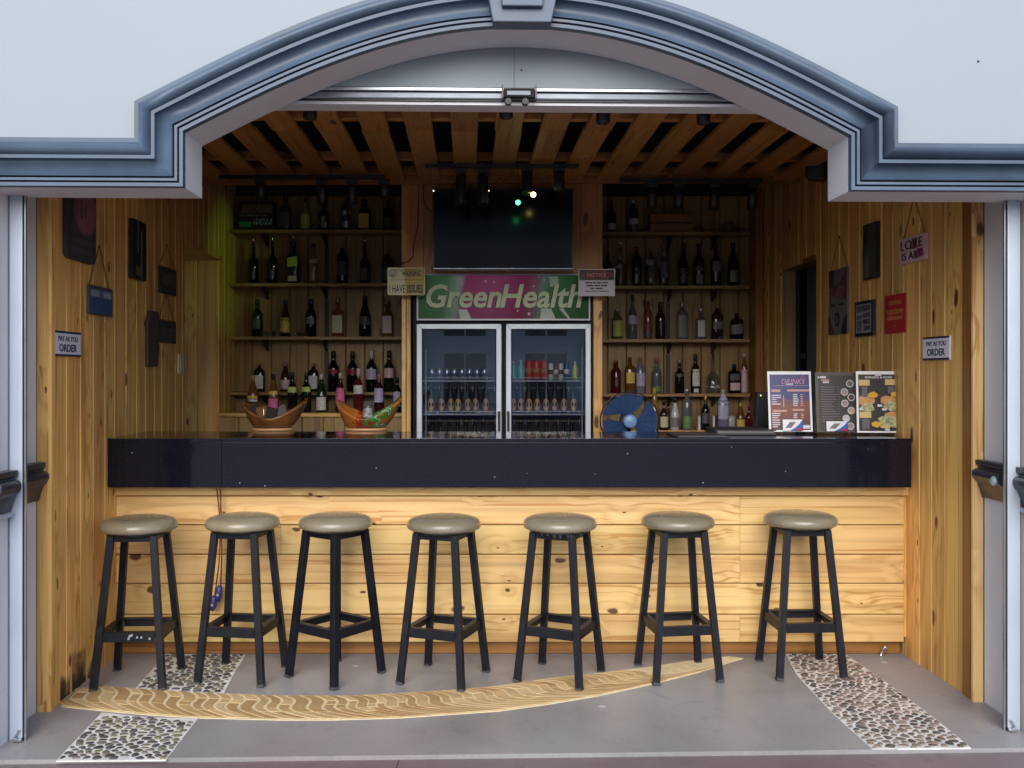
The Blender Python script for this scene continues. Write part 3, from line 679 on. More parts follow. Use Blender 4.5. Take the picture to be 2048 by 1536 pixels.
# ------------------------------------------------------------------ counter
KA, KP = 395.0, 385.0; YA, YP = F / KA, F / KP
CZ = EYE - 132 / KA; CZB = EYE - 230 / KA; cx0, cx1 = -2.04, (1823 - CX) / KA; YB = F / (118 / (EYE - CZ))
ct = empty('bar_counter', (0, YA, 0), 0, 'long bar counter with black granite top and apron on pine boarding', 'counter')
seam = (443 - CX) / KA
for a, b_ in ((cx0, seam - .001), (seam + .001, cx1)):
    MB().box(a, b_, .0, .022, CZB, CZ - .0205).build('granite_apron', GRANITE, ct, bevel=.0015)
    MB().box(a, b_, -.001, YB - YA, CZ - .02, CZ).build('granite_top', GRANITE, ct, bevel=.0015)
yp = YP - YA; rows = [1285, 1229, 1167, 1109, 1050, 992]; zr = [EYE - (y - CY) / KP for y in rows]
lx, rx = (221 - CX) / KP, (1807.5 - CX) / KP
seams = {0: [1480], 1: [], 2: [562, 1480], 3: [], 4: [1480]}
seams = {0: [562, 1480], 1: [562], 2: [1480], 3: [562, 1480], 4: [1480]}
for r_ in range(5):
    xs = [lx] + [(p - CX) / KP for p in seams[r_]] + [rx]
    for a, b_ in zip(xs, xs[1:]):
        plank(ct, ((a + b_) / 2, yp, (zr[r_] + zr[r_ + 1]) / 2), (1, 0, 0), (0, -1, 0), b_ - a - .0015, zr[r_ + 1] - zr[r_] - .005, .02, PINE, bev=.003)
plank(ct, ((lx + rx) / 2, yp - .012, zr[5] + .0535), (1, 0, 0), (0, -1, 0), rx - lx + .06, .10, .02, PINE, name='top_batten')
plank(ct, (lx - .026, yp - .004, .57), UPV, (0, -1, 0), .94, .05, .025, PINE_WALL, name='corner_post')
plank(ct, (rx + .014, yp + .012, .53), UPV, (0, -1, 0), .86, .022, .02, PINE_WALL, name='corner_post')
plank(ct, ((lx + rx) / 2, yp + .05, .045), (1, 0, 0), (0, -1, 0), rx - lx, .088, .02, PINE_DARK, name='kick_board')
MB().box(lx, rx, yp + .055, YB - YA - .02, .0, CZ - .025).build('carcass', DARK_VOID, ct)
MB().tube([(0, 0, 0), (.004, -.012, .03), (.012, -.02, .05), (.02, -.02, .045), (.024, -.018, .03)], .006, 8).build('floor_tap', CHROME, ct, loc=(rx - .11, yp + .02, .002))
# cable and plugs hanging in front of the counter boards
cb = empty('hanging_cable', W(436, 978, KP + 2), 0, 'thin red brown cable hanging from the granite apron with two navy plugs', 'cable')
K2 = KP + 4
def rel(px, py): p = W(px, py, K2); return p - cb.location
CABLE = mat('red_brown_cable', (.16, .035, .02), .5); NAVY = mat('navy_plastic', (.035, .03, .16), .35, var=.1)
for pts in ([(434, 977), (439, 1020), (441, 1080), (438, 1130), (430, 1192)], [(441, 977), (443, 1040), (444, 1100), (442, 1172)]):
    MB().tube([rel(*p) + Vector((0, -.004, 0)) for p in pts], .0035, 6).build('wire', CABLE, cb)
for (px, py, h) in ((430, 1190, 30), (441, 1170, 32)):
    p = rel(px, py); q = MB().lathe([(0, .008), (-.012, .015), (-h / K2 * .7, .018), (-h / K2, .010)], 10, sq=.4).build('plug', NAVY, cb, loc=p + Vector((0, -.012, 0)), rot=(0, R(8), 0))
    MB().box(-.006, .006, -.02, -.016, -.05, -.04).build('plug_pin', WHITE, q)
# ------------------------------------------------------------------ wall shelves
KS, KBOT = 260.0, 256.0; YS = F / KS
SHELVES = {'bowl': [2.576, 2.164, 1.753, 1.326], 'fan': [2.560, 2.145, 1.734, 1.3145]}
SX = {'bowl': (left_x(BACK_Y) + .004, x0 - .004), 'fan': (x1 + .004, (1500 - CX) / KS)}
LEAF = mat('dark_leaf', (.018, .03, .012), .5, var=.3)
ORD = ['top', 'second', 'third', 'fourth']
for side in ('bowl', 'fan'):
    a, b_ = SX[side]; pole = (652 - CX) / 254 if side == 'bowl' else (1337 - CX) / 254
    for i, z in enumerate(SHELVES[side]):
        s = empty('wall_shelf', ((a + b_) / 2, BACK_Y - .001, z), 0, f'{ORD[i]} pine bottle shelf down in the bay behind the ' + ('wooden boat bowls' if side == 'bowl' else 'blue fan'), 'shelf', 'bottle shelves on the back wall')
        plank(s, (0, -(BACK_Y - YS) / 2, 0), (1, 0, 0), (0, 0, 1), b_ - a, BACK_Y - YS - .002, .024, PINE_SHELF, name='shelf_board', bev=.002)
        for px in (pole, a + .25 if side == 'bowl' else b_ - .25):
            br = MB(); xx = px - (a + b_) / 2; br.prism([(-.002, -.025), (-.19, -.025), (-.19, -.035), (-.002, -.11)], xx - .008, xx + .008, axis='X'); br.build('bracket', BLACK, s)
    st = empty('shelf_upright', (pole, BACK_Y - .002, 0), 0, 'black slotted metal shelf upright in the bay behind the ' + ('wooden boat bowls' if side == 'bowl' else 'blue fan'), 'shelf upright')
    ZS = SHELVES[side]
    for za, zb_ in ((1.02, ZS[3] - .115), (ZS[3] + .002, ZS[2] - .115), (ZS[2] + .002, ZS[1] - .115), (ZS[1] + .002, ZS[0] - .115)):
        MB().box(-.014, .014, -.026, -.004, za, zb_).build('rail', BLACK, st)
# low bench tops that carry the front row of bottles
EZ = {'bowl': 1.178, 'fan': 1.05}
for side in ('bowl', 'fan'):
    a, b_ = SX[side]; yb = 7.05
    be = empty('back_bar_bench', ((a + b_) / 2, yb, 0), 0, 'low pine bench carrying the front row of bottles behind the ' + ('wooden boat bowls' if side == 'bowl' else 'blue fan'), 'bench')
    plank(be, (0, .16, EZ[side]), (1, 0, 0), (0, 0, 1), b_ - a, .32, .026, PINE_WALL, name='bench_top')
    for i in range(9):
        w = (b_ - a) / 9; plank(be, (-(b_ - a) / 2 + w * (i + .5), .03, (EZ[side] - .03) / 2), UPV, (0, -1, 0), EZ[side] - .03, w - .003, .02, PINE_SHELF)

# ------------------------------------------------------------------ bottles
GL = {
 'black': bottle_glass('black_glass', (.006, .006, .008)), 'green': bottle_glass('dark_green_glass', (.010, .022, .010)), 'brown': bottle_glass('brown_glass', (.035, .014, .006)),
 'amber': bottle_glass('amber_glass', (.16, .06, .015)), 'red': bottle_glass('red_glass', (.10, .012, .012)), 'wine': bottle_glass('wine_glass', (.035, .006, .012)),
 'clear': bottle_glass('clear_glass', (.75, .78, .76), trans=.92, rough=.02), 'teal': bottle_glass('teal_glass', (.02, .07, .08)), 'lime': bottle_glass('lime_glass', (.30, .42, .10), trans=.35),
 'pink': bottle_glass('pink_glass', (.30, .10, .08), trans=.3), 'blue': bottle_glass('blue_glass', (.02, .035, .13)), 'grey': bottle_glass('grey_glass', (.12, .12, .14)), 'gold': bottle_glass('gold_glass', (.30, .17, .03)),
 'lilac': bottle_glass('lilac_glass', (.32, .28, .42), trans=.3), 'white': bottle_glass('white_ceramic', (.55, .54, .56)), 'olive': bottle_glass('olive_glass', (.16, .17, .05), trans=.2),
}
LB = {
 'white': print_mat('white_label', (0.797, 0.754, 0.725), (.08, .07, .07)), 'cream': print_mat('cream_label', (0.696, 0.609, 0.406), (.10, .07, .04)), 'yellow': print_mat('yellow_label', (0.85, 0.609, 0.102), (.12, .06, .02)),
 'gold': print_mat('gold_label', (0.754, 0.667, 0.232), (.2, .15, .04)), 'limegreen': print_mat('lime_label', (0.58, 0.667, 0.145), (.12, .14, .03)), 'pink': print_mat('pink_label', (0.754, 0.087, 0.29), (.7, .5, .6)),
 'rose': print_mat('rose_label', (0.797, 0.551, 0.58), (.12, .05, .07)), 'red': print_mat('red_label', (.28, .012, .02), (.04, .01, .01)), 'grey': print_mat('grey_label', (.22, .21, .22), (.04, .04, .05)),
 'dim': print_mat('dim_label', (.06, .06, .06), (.25, .25, .26)), 'blue': print_mat('blue_label', (.05, .08, .25), (.5, .5, .6)), 'lilac': print_mat('lilac_label', (0.58, 0.522, 0.754), (.1, .08, .16)), 'green': print_mat('green_label', (.10, .22, .06), (.4, .45, .2)),
}
CAPM = {k: mat('cap_' + k, c, .4, metal=me, var=.08) for k, c, me in (('black', (.012, .012, .014), 0), ('gold', (.55, .36, .10), .7), ('copper', (.50, .20, .09), .6), ('red', (.22, .02, .02), 0), ('white', (.6, .58, .56), 0), ('wood', (.40, .24, .10), 0), ('cream', (.55, .50, .38), 0), ('rose', (.40, .14, .16), 0), ('steel', (.6, .6, .62), .9), ('blue', (.03, .05, .2), 0), ('yellow', (.5, .35, .05), 0))}
SHAPE = {
 'wine': ([(0, .90), (.012, 1), (.57, 1), (.63, .93), (.69, .70), (.74, .46), (.79, .37), (.97, .34), (.975, .39), (1, .39)], 0, .82),
 'spirit': ([(0, .92), (.012, 1), (.53, 1), (.60, .92), (.67, .55), (.72, .37), (.76, .33), (1, .31)], 0, .88),
 'slope': ([(0, .92), (.012, 1), (.46, 1), (.58, .84), (.70, .58), (.80, .40), (1, .33)], 0, .86),
 'square': ([(0, .95), (.012, 1), (.60, 1), (.655, .94), (.685, .55), (.70, .36), (1, .34)], .8, .86),
 'squat': ([(0, .95), (.012, 1), (.66, 1), (.74, .88), (.79, .45), (.82, .32), (1, .30)], .25, .88),
 'tall': ([(0, .94), (.012, 1), (.66, 1), (.72, .86), (.78, .5), (.82, .38), (1, .36)], 0, .9),
 'round': ([(0, .70), (.03, .9), (.15, 1), (.30, .98), (.42, .78), (.50, .42), (.56, .26), (1, .22)], 0, .90),
}
def prof_r(prof, z):
    for (z0, r0), (z1, r1) in zip(prof, prof[1:]):
        if z <= z1: return r0 + (r1 - r0) * (z - z0) / max(1e-6, z1 - z0)
    return prof[-1][1]
BCACHE = {}
def bottle(px, w, top, zbase, k, shape, gl, cap, bands, label, extra=None, name='bottle', group=None):
    """bands: (z0, z1, material, slant, half-angle) label and painted glint patches in fractions of the height."""
    r = w / k / 2; x = (px - CX) / k; y = F / k; ztop = EYE - (top - CY) / k; h = ztop - zbase
    prof, sq, capz = SHAPE[shape]; n = 16
    key = (round(r, 3), round(h, 2), shape, gl)
    if key not in BCACHE: BCACHE[key] = MB().lathe([(z * h, q * r * (.93 if sq > .5 else 1)) for z, q in prof], n, sq=sq).mesh('bottle', GL[gl])
    o = bpy.data.objects.new(name, BCACHE[key]); COL.objects.link(o); o.location = (x, y, zbase); o.rotation_euler = (0, 0, 0)
    tag(o, label, 'bottle', group or 'bottles on the back bar shelves')
    if cap:
        cr = prof_r(prof, capz) * r * 1.12
        MB().lathe([(capz * h, cr), (h * .995, cr), (h * 1.005, cr * .85)], 10, sq=0).build('cap', CAPM[cap], o)
    for bnd in bands:
        z0, z1, m, sl_, ha = (list(bnd) + [0, 62])[:5] if len(bnd) < 5 else bnd
        mb = MB(); nn = 8; zs = 3
        for j in range(zs + 1):
            for i in range(nn + 1):
                a = R(-90 - ha + 2 * ha * i / nn); zz = z0 + (z1 - z0) * j / zs; rr = prof_r(prof, zz) * r * (.93 if sq > .5 else 1); ca, sa = math.cos(a), math.sin(a); q = 1
                if sq > 0: e = 2 + sq * 6; q = (abs(ca) ** e + abs(sa) ** e) ** (-1 / e)
                rr = rr * q + .0012; mb.v.append((rr * ca, rr * sa, (zz + sl_ * ca * .5) * h))
        for j in range(zs):
            for i in range(nn): mb.f.append((j * (nn + 1) + i, j * (nn + 1) + i + 1, (j + 1) * (nn + 1) + i + 1, (j + 1) * (nn + 1) + i)); mb.sm.append(True)
        mb.build('bottle_label', LB[m], o)
    if extra == 'pourer': MB().tube([(0, 0, h), (0, -.002, h + .03), (.004, -.012, h + .07)], .004, 6).build('pourer', CHROME, o)
    if extra == 'ball': MB().lathe([(h, .004), (h + .03, .004), (h + .034, .011), (h + .045, .013), (h + .056, .009), (h + .06, .0)], 10).build('stopper', CHROME, o)
    return o
B = 'bowl'; FN = 'fan'
def row(side, level, data, k=KBOT):
    z = (SHELVES[side][level] if level < 4 else EZ[side]) + .0006
    for d in data: bottle(*d[:3], z, k, *d[3:])
row(B, 0, [
 (571, 24, 390, 'square', 'teal', 'black', [(.12, .52, 'dim', 0, 40)], 'dark teal square bottle beside the black printed gift box'),
 (611, 20, 397, 'spirit', 'lime', 'black', [(.06, .50, 'limegreen')], 'glowing lime green bottle with dark cap on top shelf'),  # clear bottle; the green lamp's light is put into its glass colour
 (648, 21, 404, 'square', 'green', 'black', [(.10, .5, 'grey', 0, 22)], 'dark square bottle with narrow grey label strip on top shelf'),
 (691, 24, 402, 'squat', 'clear', 'black', [], 'clear broad shouldered bottle without label on top shelf'),
 (729, 28, 400, 'square', 'black', 'black', [(.08, .55, 'yellow', 0, 38)], 'black square bottle with big bright yellow label on top shelf'),
 (777, 20, 393, 'spirit', 'black', 'black', [(.10, .40, 'dim')], 'dark bottle beside the chase on top shelf, dim print on it')])
row(B, 1, [
 (507, 20, 488, 'spirit', 'black', 'black', [(.30, .50, 'gold', .06)], 'black bottle with slanted dull gold label at the doorway end', 'pourer'),
 (545, 21, 486, 'spirit', 'black', 'black', [(.28, .56, 'limegreen', .07)], 'black bottle with slanted bright yellow green label and pourer', 'pourer'),
 (587, 26, 482, 'square', 'green', 'black', [(.40, .62, 'limegreen', .06, 40), (.06, .18, 'cream', 0, 36)], 'large dark square bottle with slanted label and small cream label', 'pourer'),
 (627, 20, 488, 'spirit', 'gold', 'black', [(.52, .62, 'cream'), (.10, .42, 'cream', .05)], 'golden bottle with dark cap and slanted cream label'),
 (685, 22, 488, 'tall', 'black', 'rose', [(.22, .56, 'dim')], 'black bottle with white crest print and pale capsule'),
 (730, 21, 492, 'spirit', 'brown', None, [(.1, .42, 'dim')], 'brown bottle with long chrome ball stopper', 'ball'),
 (774, 21, 500, 'squat', 'red', 'wood', [(.1, .5, 'dim')], 'reddish bottle half hidden by the yellow warning sign', 'pourer')])
row(B, 2, [
 (515, 22, 599, 'wine', 'green', 'black', [(.22, .48, 'dim', 0, 40)], 'dark green wine bottle above the leafy sprig at shelf end'),
 (571, 21, 601, 'slope', 'brown', 'black', [(.12, .52, 'yellow')], 'brown bottle with tall mustard yellow label'),
 (622, 22, 599, 'wine', 'black', 'black', [(.34, .52, 'grey', 0, 45)], 'black wine bottle with round grey crest'),
 (676, 26, 595, 'square', 'amber', 'wood', [(.10, .54, 'cream', 0, 40)], 'amber square bourbon bottle with cream label and wooden stopper'),
 (730, 24, 592, 'slope', 'black', 'black', [(.30, .5, 'dim')], 'black sloping bottle with shiny highlights and no paper label'),  # the dim patch paints the highlights on the glass
 (775, 24, 600, 'square', 'amber', 'copper', [(.10, .56, 'rose', 0, 40)], 'square bottle with pale rose label next to chase')])
row(B, 3, [
 (519, 22, 725, 'squat', 'black', 'copper', [(.10, .56, 'white', 0, 45)], 'squat black bottle with white label and copper cap near the doorway'),
 (571, 20, 724, 'slope', 'brown', 'rose', [(.08, .40, 'rose')], 'brown bottle with pinkish label and pale capsule'),
 (627, 20, 727, 'squat', 'black', 'copper', [(.10, .56, 'white', 0, 50)], 'squat black bottle with white label and copper cap behind green banded bottle'),
 (667, 22, 703, 'wine', 'black', 'black', [(.44, .56, 'red')], 'tall black wine bottle with red band beside the upright'),
 (705, 22, 704, 'wine', 'black', 'black', [(.42, .58, 'red')], 'tall black wine bottle with red band above the rosé bottle'),
 (743, 22, 702, 'wine', 'black', 'white', [(.30, .56, 'lilac')], 'tall black wine bottle with bluish white label and pale capsule'),
 (778, 21, 702, 'wine', 'green', 'black', [(.34, .58, 'rose')], 'tall dark wine bottle with cream pink label next to chase')])
row(B, 4, [
 (506, 22, 752, 'slope', 'amber', 'wood', [(.38, .46, 'yellow'), (.30, .36, 'white')], 'amber bottle with yellow neck band behind the plain wooden bowl'),
 (547, 21, 748, 'slope', 'amber', 'black', [(.46, .56, 'yellow'), (.10, .36, 'pink')], 'amber bottle with yellow band and mauve label inside wooden bowl outline'),
 (585, 20, 745, 'wine', 'black', 'black', [(.50, .64, 'limegreen')], 'dark wine bottle with lime green band over the bowl rim'),
 (613, 20, 746, 'wine', 'black', 'black', [(.52, .65, 'limegreen')], 'dark wine bottle with lime green band nearer the upright'),
 (643, 21, 748, 'slope', 'green', 'cream', [(.06, .40, 'white')], 'dark green bottle with large white label and cream neck'),
 (681, 20, 746, 'slope', 'wine', 'cream', [(.22, .62, 'pink')], 'dark bottle with bright magenta label and cream neck'),
 (717, 20, 737, 'wine', 'red', 'white', [(.42, .62, 'white')], 'red bottle with white label behind the painted bowl'),
 (758, 20, 747, 'wine', 'wine', 'rose', [(.26, .62, 'lilac')], 'wine bottle with lilac white label and pink capsule'),
 (794, 18, 754, 'wine', 'black', 'black', [(.16, .58, 'lilac', 0, 50)], 'black wine bottle with pale label against the fridge pillar')], k=267)
row(FN, 0, [
 (1223, 18, 401, 'spirit', 'red', 'red', [(.1, .3, 'rose')], 'dim reddish bottle with pale base label on top shelf by the chase'),
 (1267, 19, 400, 'tall', 'blue', 'steel', [(.26, .44, 'white'), (.06, .22, 'grey')], 'blue bottle with white label and silver cap on top shelf')])
row(FN, 1, [
 (1216, 17, 500, 'spirit', 'red', 'red', [], 'dark red bottle half hidden by the notice sign'),
 (1241, 19, 497, 'spirit', 'clear', None, [], 'clear bottle with ball stopper beside the notice sign', 'ball'),
 (1273, 20, 494, 'squat', 'black', 'red', [(.3, .45, 'dim', 0, 20)], 'black bottle with dark red cap and single glint'),  # small dim patch is a painted glint, not paper
 (1302, 19, 496, 'squat', 'clear', 'wood', [(.2, .55, 'dim')], 'clear bottle with white lettering and brown stopper'),
 (1327, 19, 488, 'spirit', 'clear', 'rose', [(.2, .55, 'grey', 0, 40)], 'clear bottle with white print and pinkish cap by the upright'),
 (1367, 20, 488, 'slope', 'black', 'black', [(.30, .42, 'dim'), (.08, .26, 'dim')], 'black tapered bottle with faint neck print next to upright'),
 (1398, 22, 488, 'wine', 'black', 'black', [(.36, .44, 'dim'), (.06, .28, 'grey', 0, 40)], 'black wine bottle with small white lower print'),
 (1432, 22, 486, 'spirit', 'black', 'black', [(.34, .58, 'grey', 0, 50)], 'black bottle with large round pale crest'),
 (1466, 22, 486, 'slope', 'black', 'black', [(.10, .36, 'grey', 0, 45)], 'black sloping bottle with square grey label at shelf end')])
row(FN, 2, [
 (1235, 21, 618, 'tall', 'olive', 'steel', [(.1, .62, 'limegreen')], 'yellow green bottle with silver top beside the fridge pillar'),
 (1265, 18, 590, 'spirit', 'grey', 'black', [(.34, .54, 'lilac')], 'greyish vodka style bottle with bluish label band'),
 (1296, 17, 602, 'tall', 'pink', 'red', [(.06, .16, 'dim')], 'slim pink bottle with dark red cap'),
 (1321, 20, 604, 'wine', 'wine', 'black', [(.1, .5, 'dim', 0, 8)], 'dark wine bottle with one long white reflection by the upright'),  # narrow strip paints a reflection running up the glass
 (1364, 22, 606, 'squat', 'grey', 'steel', [(.06, .66, 'grey', 0, 55)], 'grey square shouldered bottle with plain front'),
 (1401, 21, 616, 'square', 'grey', 'steel', [(.08, .60, 'white', 0, 35)], 'clear square bottle with white label and silver cap'),
 (1434, 22, 609, 'squat', 'brown', 'wood', [(.30, .50, 'grey', 0, 50)], 'dark round shouldered bottle with small white label'),
 (1473, 26, 626, 'squat', 'black', 'black', [(.20, .56, 'grey', .04, 55)], 'wide black bottle with pale diamond motif at shelf end')])
row(FN, 3, [
 (1232, 20, 721, 'tall', 'red', 'red', [(.2, .5, 'dim', 0, 14)], 'plain red bottle above the fan'),
 (1260, 21, 715, 'squat', 'amber', 'red', [(.28, .58, 'yellow', 0, 42)], 'amber bottle with small yellow square label above the fan'),
 (1281, 19, 715, 'tall', 'lilac', 'rose', [(.20, .56, 'lilac')], 'clear lilac bottle with pale label above the fan'),
 (1313, 20, 715, 'spirit', 'grey', 'rose', [(.22, .48, 'white', .05), (.06, .2, 'green')], 'bottle with red neck and black white print beside upright'),
 (1359, 19, 719, 'spirit', 'black', 'steel', [(.5, .58, 'dim')], 'plain black bottle with silver top on lowest wall shelf'),
 (1391, 19, 709, 'wine', 'black', 'black', [(.18, .62, 'white', 0, 48), (.02, .12, 'white', 0, 30)], 'dark wine bottle with tall white label and dark seal'),
 (1426, 26, 706, 'round', 'clear', None, [], 'clear round flask with thin long neck'),
 (1468, 24, 728, 'squat', 'black', 'black', [(.44, .66, 'dim', 0, 42), (.10, .36, 'rose', 0, 42)], 'black squat bottle with pale rose label below a portrait label'),
 (1488, 13, 707, 'tall', 'pink', 'white', [(.02, .60, 'rose')], 'slim tall pink bottle at the end of lowest wall shelf')])
row(FN, 4, [
 (1309, 20, 777, 'slope', 'gold', 'yellow', [], 'yellow juice bottle standing behind the fan cage'),
 (1350, 18, 796, 'slope', 'white', 'black', [(.1, .4, 'grey')], 'white cone topped bottle with black spout on low bench'),
 (1374, 19, 778, 'tall', 'grey', 'steel', [(.05, .34, 'green')], 'tall grey bottle with green lower band on low bench'),
 (1328, 17, 800, 'spirit', 'brown', 'black', [(.1, .45, 'cream')], 'brown bottle with cream label behind the fan cage edge'),
 (1411, 17, 792, 'wine', 'black', 'gold', [(.2, .5, 'dim')], 'black bottle with gold cap between the white upright edges'),
 (1481, 18, 806, 'slope', 'amber', 'yellow', [(.1, .4, 'yellow')], 'amber bottle with yellow cap beside the pale jug'),
 (1498, 15, 812, 'spirit', 'red', 'red', [], 'small red bottle hard against the black speaker'),
 (1446, 22, 780, 'squat', 'lilac', 'white', [(.28, .9, 'lilac', 0, 60)], 'lilac white spray bottle on low bench near speaker')], k=271)

# boxes among the bottles
gb = empty('gift_box', Vector(((515 - CX) / KBOT, F / KBOT, SHELVES[B][0] + .0006)), 0, 'black printed gift box with striped dome and green band on top shelf', 'box')
MB().box(-.138, .138, -.05, .05, 0, .225).build('carton', mat('black_card', (.012, .012, .014), .45), gb, bevel=.003)
for i in range(6):
    a0 = 90 + 16 * i; MB().prism([(-.11 + .020 * i, .135), (-.102 + .020 * i, .135), (-.085 + .022 * i, .205), (-.095 + .022 * i, .205)], -.0525, -.0508, axis='Y').build('printed_stripe', mat('copper_print', (.34, .17, .10), .5), gb)
MB().box(.01, .125, -.0522, -.0508, .138, .205).build('printed_panel', print_mat('copper_panel', (.22, .11, .07), (.06, .03, .02), 60), gb)
MB().box(-.128, -.035, -.0522, -.0508, .03, .07).build('printed_band', mat('green_print', (.03, .30, .12), .4), gb)
MB().box(-.02, .125, -.0522, -.0508, .045, .095).build('printed_lettering', print_mat('silver_print', (.012, .012, .014), (.35, .42, .42), 90, .9, (1.6, 1, .7)), gb)
MB().box(-.125, .09, -.0522, -.0508, .112, .124).build('printed_lettering', print_mat('silver_print2', (.012, .012, .014), (.3, .3, .3), 140, .9, (1.6, 1, .7)), gb)
dk = empty('wooden_crate', Vector(((1340 - CX) / KBOT, F / KBOT, SHELVES[FN][0] + .0006)), 0, 'dark wooden crate on top shelf under the spotlights', 'crate')
for z in (.0, .075):
    plank(dk, (0, -.085, z + .035), (1, 0, 0), (0, -1, 0), .33, .068, .012, PINE_DARK, name='slat'); plank(dk, (0, .085, z + .035), (1, 0, 0), (0, 1, 0), .33, .068, .012, PINE_DARK, name='slat')
for x in (-.157, .157): MB().box(x - .007, x + .007, -.072, .072, 0, .145).build('end_panel', DARK_VOID, dk)
MB().box(-.15, .15, -.07, .07, .002, .012).build('bottom', DARK_VOID, dk)
pc = empty('pale_carton', Vector(((1456 - CX) / KBOT, F / KBOT, SHELVES[FN][0] + .0006)), R(12), 'small crumpled dull pink bag at the end of top shelf', 'bag')
MB().lathe([(0, .035), (.02, .046), (.055, .042), (.08, .030), (.088, .012)], 9, sq=.3).build('bag_body', mat('dull_pink', (.20, .12, .11), .8, bump=.6), pc)
def sprig(px, k, z, label, s=1.0, seed=1):
    rr = random.Random(seed); o = empty('leaf_sprig', ((px - CX) / k, F / k - .012, z), 0, label, 'leaf sprig')
    for i in range(7):
        a = rr.uniform(-1.3, 1.3); l = rr.uniform(.04, .09) * s; d = Vector((math.sin(a), rr.uniform(-.5, .0), abs(math.cos(a)) * .6 + .08)); p = d * l; sd2 = Vector((d.z, 0, -d.x)) * .011 * s
        mb = MB(); q = p * .5; mb.v = [(0, 0, .001), tuple(q + sd2 + Vector((0, -.004, 0))), tuple(p), tuple(q - sd2 + Vector((0, -.004, 0))), tuple(q)]; mb.f = [(0, 1, 4), (1, 2, 4), (2, 3, 4), (3, 0, 4)]; mb.sm = [True] * 4
        mb.build('leaf', LEAF, o)
sprig(545, KS + 1, SHELVES[B][2] + .001, 'dark leafy sprig on shelf edge between green and brown bottles', 1.1, 1)
sprig(597, KS + 1, SHELVES[B][2] + .001, 'dark leafy sprig on shelf edge before the grey crest bottle', 1.0, 2)
sprig(1432, KS + 1, SHELVES[FN][2] + .001, 'dark leafy sprig before the round shouldered bottle', .7, 4)

# ------------------------------------------------------------------ fridge
KF = 290.0; YF = F / KF
def fx(px): return (px - CX) / KF
def fz(py): return EYE - (py - CY) / KF
fr = empty('drinks_fridge', (0, YF, 0), 0, 'double glass door drinks fridge with green and magenta header sign', 'fridge')
BODY = mat('fridge_black', (.005, .005, .007), .5, spec=.2)
FIN = mat('fridge_liner', (.085, .092, .115), .5, var=.1)
fxa, fxb, ft = fx(826), fx(1186), fz(545); D_ = .62
MB().box(fxa, fxa + .03, .02, D_, .05, ft).build('side_panel', BODY, fr); MB().box(fxb - .03, fxb, .02, D_, .05, ft).build('side_panel', BODY, fr)
MB().box(fxa + .031, fxb - .031, .02, D_, ft - .03, ft).build('top_panel', BODY, fr); MB().box(fxa + .031, fxb - .031, D_ - .03, D_, .05, ft - .031).build('back_panel', FIN, fr)
MB().box(fxa + .031, fxb - .031, .04, D_ - .031, .05, .22).build('plinth', BODY, fr)
MB().box(fxa + .031, fxb - .031, .03, D_ - .031, fz(645), fz(640)).build('divider', BODY, fr); MB().box(fx(1004), fx(1011), .03, .06, .22, fz(646)).build('mullion', BODY, fr)
MB().box(fxa + .031, fxa + .04, .06, D_ - .04, .22, fz(650)).build('liner', FIN, fr); MB().box(fxb - .04, fxb - .031, .06, D_ - .04, .22, fz(650)).build('liner', FIN, fr)
# header
m, nt, b = nodes_of('header_print'); N, L = nt.nodes, nt.links
tc = N.new('ShaderNodeTexCoord'); sp = N.new('ShaderNodeSeparateXYZ'); L.new(tc.outputs['Object'], sp.inputs[0])
nz = N.new('ShaderNodeTexNoise'); nz.inputs['Scale'].default_value = 5; nz.inputs['Detail'].default_value = 3; L.new(tc.outputs['Object'], nz.inputs['Vector'])
ma = N.new('ShaderNodeMath'); ma.operation = 'MULTIPLY_ADD'; ma.inputs[1].default_value = .05; L.new(nz.outputs['Fac'], ma.inputs[0])
mb_ = N.new('ShaderNodeMath'); mb_.operation = 'MULTIPLY_ADD'; mb_.inputs[1].default_value = -.16; L.new(sp.outputs[2], mb_.inputs[0]); L.new(sp.outputs[0], mb_.inputs[2]); L.new(mb_.outputs[0], ma.inputs[2])
mr = N.new('ShaderNodeMapRange'); mr.inputs[1].default_value = -.58; mr.inputs[2].default_value = .58; L.new(ma.outputs[0], mr.inputs[0])
cr = ramp(nt, [(.0, (.05, .17, .06)), (.17, (.10, .25, .13)), (.235, (.30, .42, .34)), (.26, (.36, .30, .36)), (.28, (.36, .06, .19)), (.45, (.42, .09, .24)), (.64, (.30, .035, .13)), (.71, (.24, .12, .17)), (.745, (.16, .26, .24)), (.80, (.06, .20, .08)), (1, (.025, .12, .035))])
L.new(mr.outputs[0], cr.inputs[0])
zr_ = N.new('ShaderNodeMapRange'); zr_.inputs[1].default_value = -.12; zr_.inputs[2].default_value = .14; zr_.inputs[3].default_value = .75; zr_.inputs[4].default_value = 1.5; L.new(sp.outputs[2], zr_.inputs[0])
sc = N.new('ShaderNodeVectorMath'); sc.operation = 'SCALE'; L.new(cr.outputs[0], sc.inputs[0]); L.new(zr_.outputs[0], sc.inputs['Scale']); L.new(sc.outputs[0], b.inputs['Base Color']); inp(b, 'Roughness', .5); inp(b, 'Specular IOR Level', .15)
HDR = m
hx0, hx1, hz0, hz1 = fx(834), fx(1180), fz(641), fz(548); hx, hz = (hx0 + hx1) / 2, (hz0 + hz1) / 2
he = empty('header_sign', (hx, 0, hz), parent=fr); hw, hh = (hx1 - hx0) / 2, (hz1 - hz0) / 2
MB().box(-hw + .008, hw - .008, -.012, .028, -hh + .008, hh - .008).build('printed_face', HDR, he)
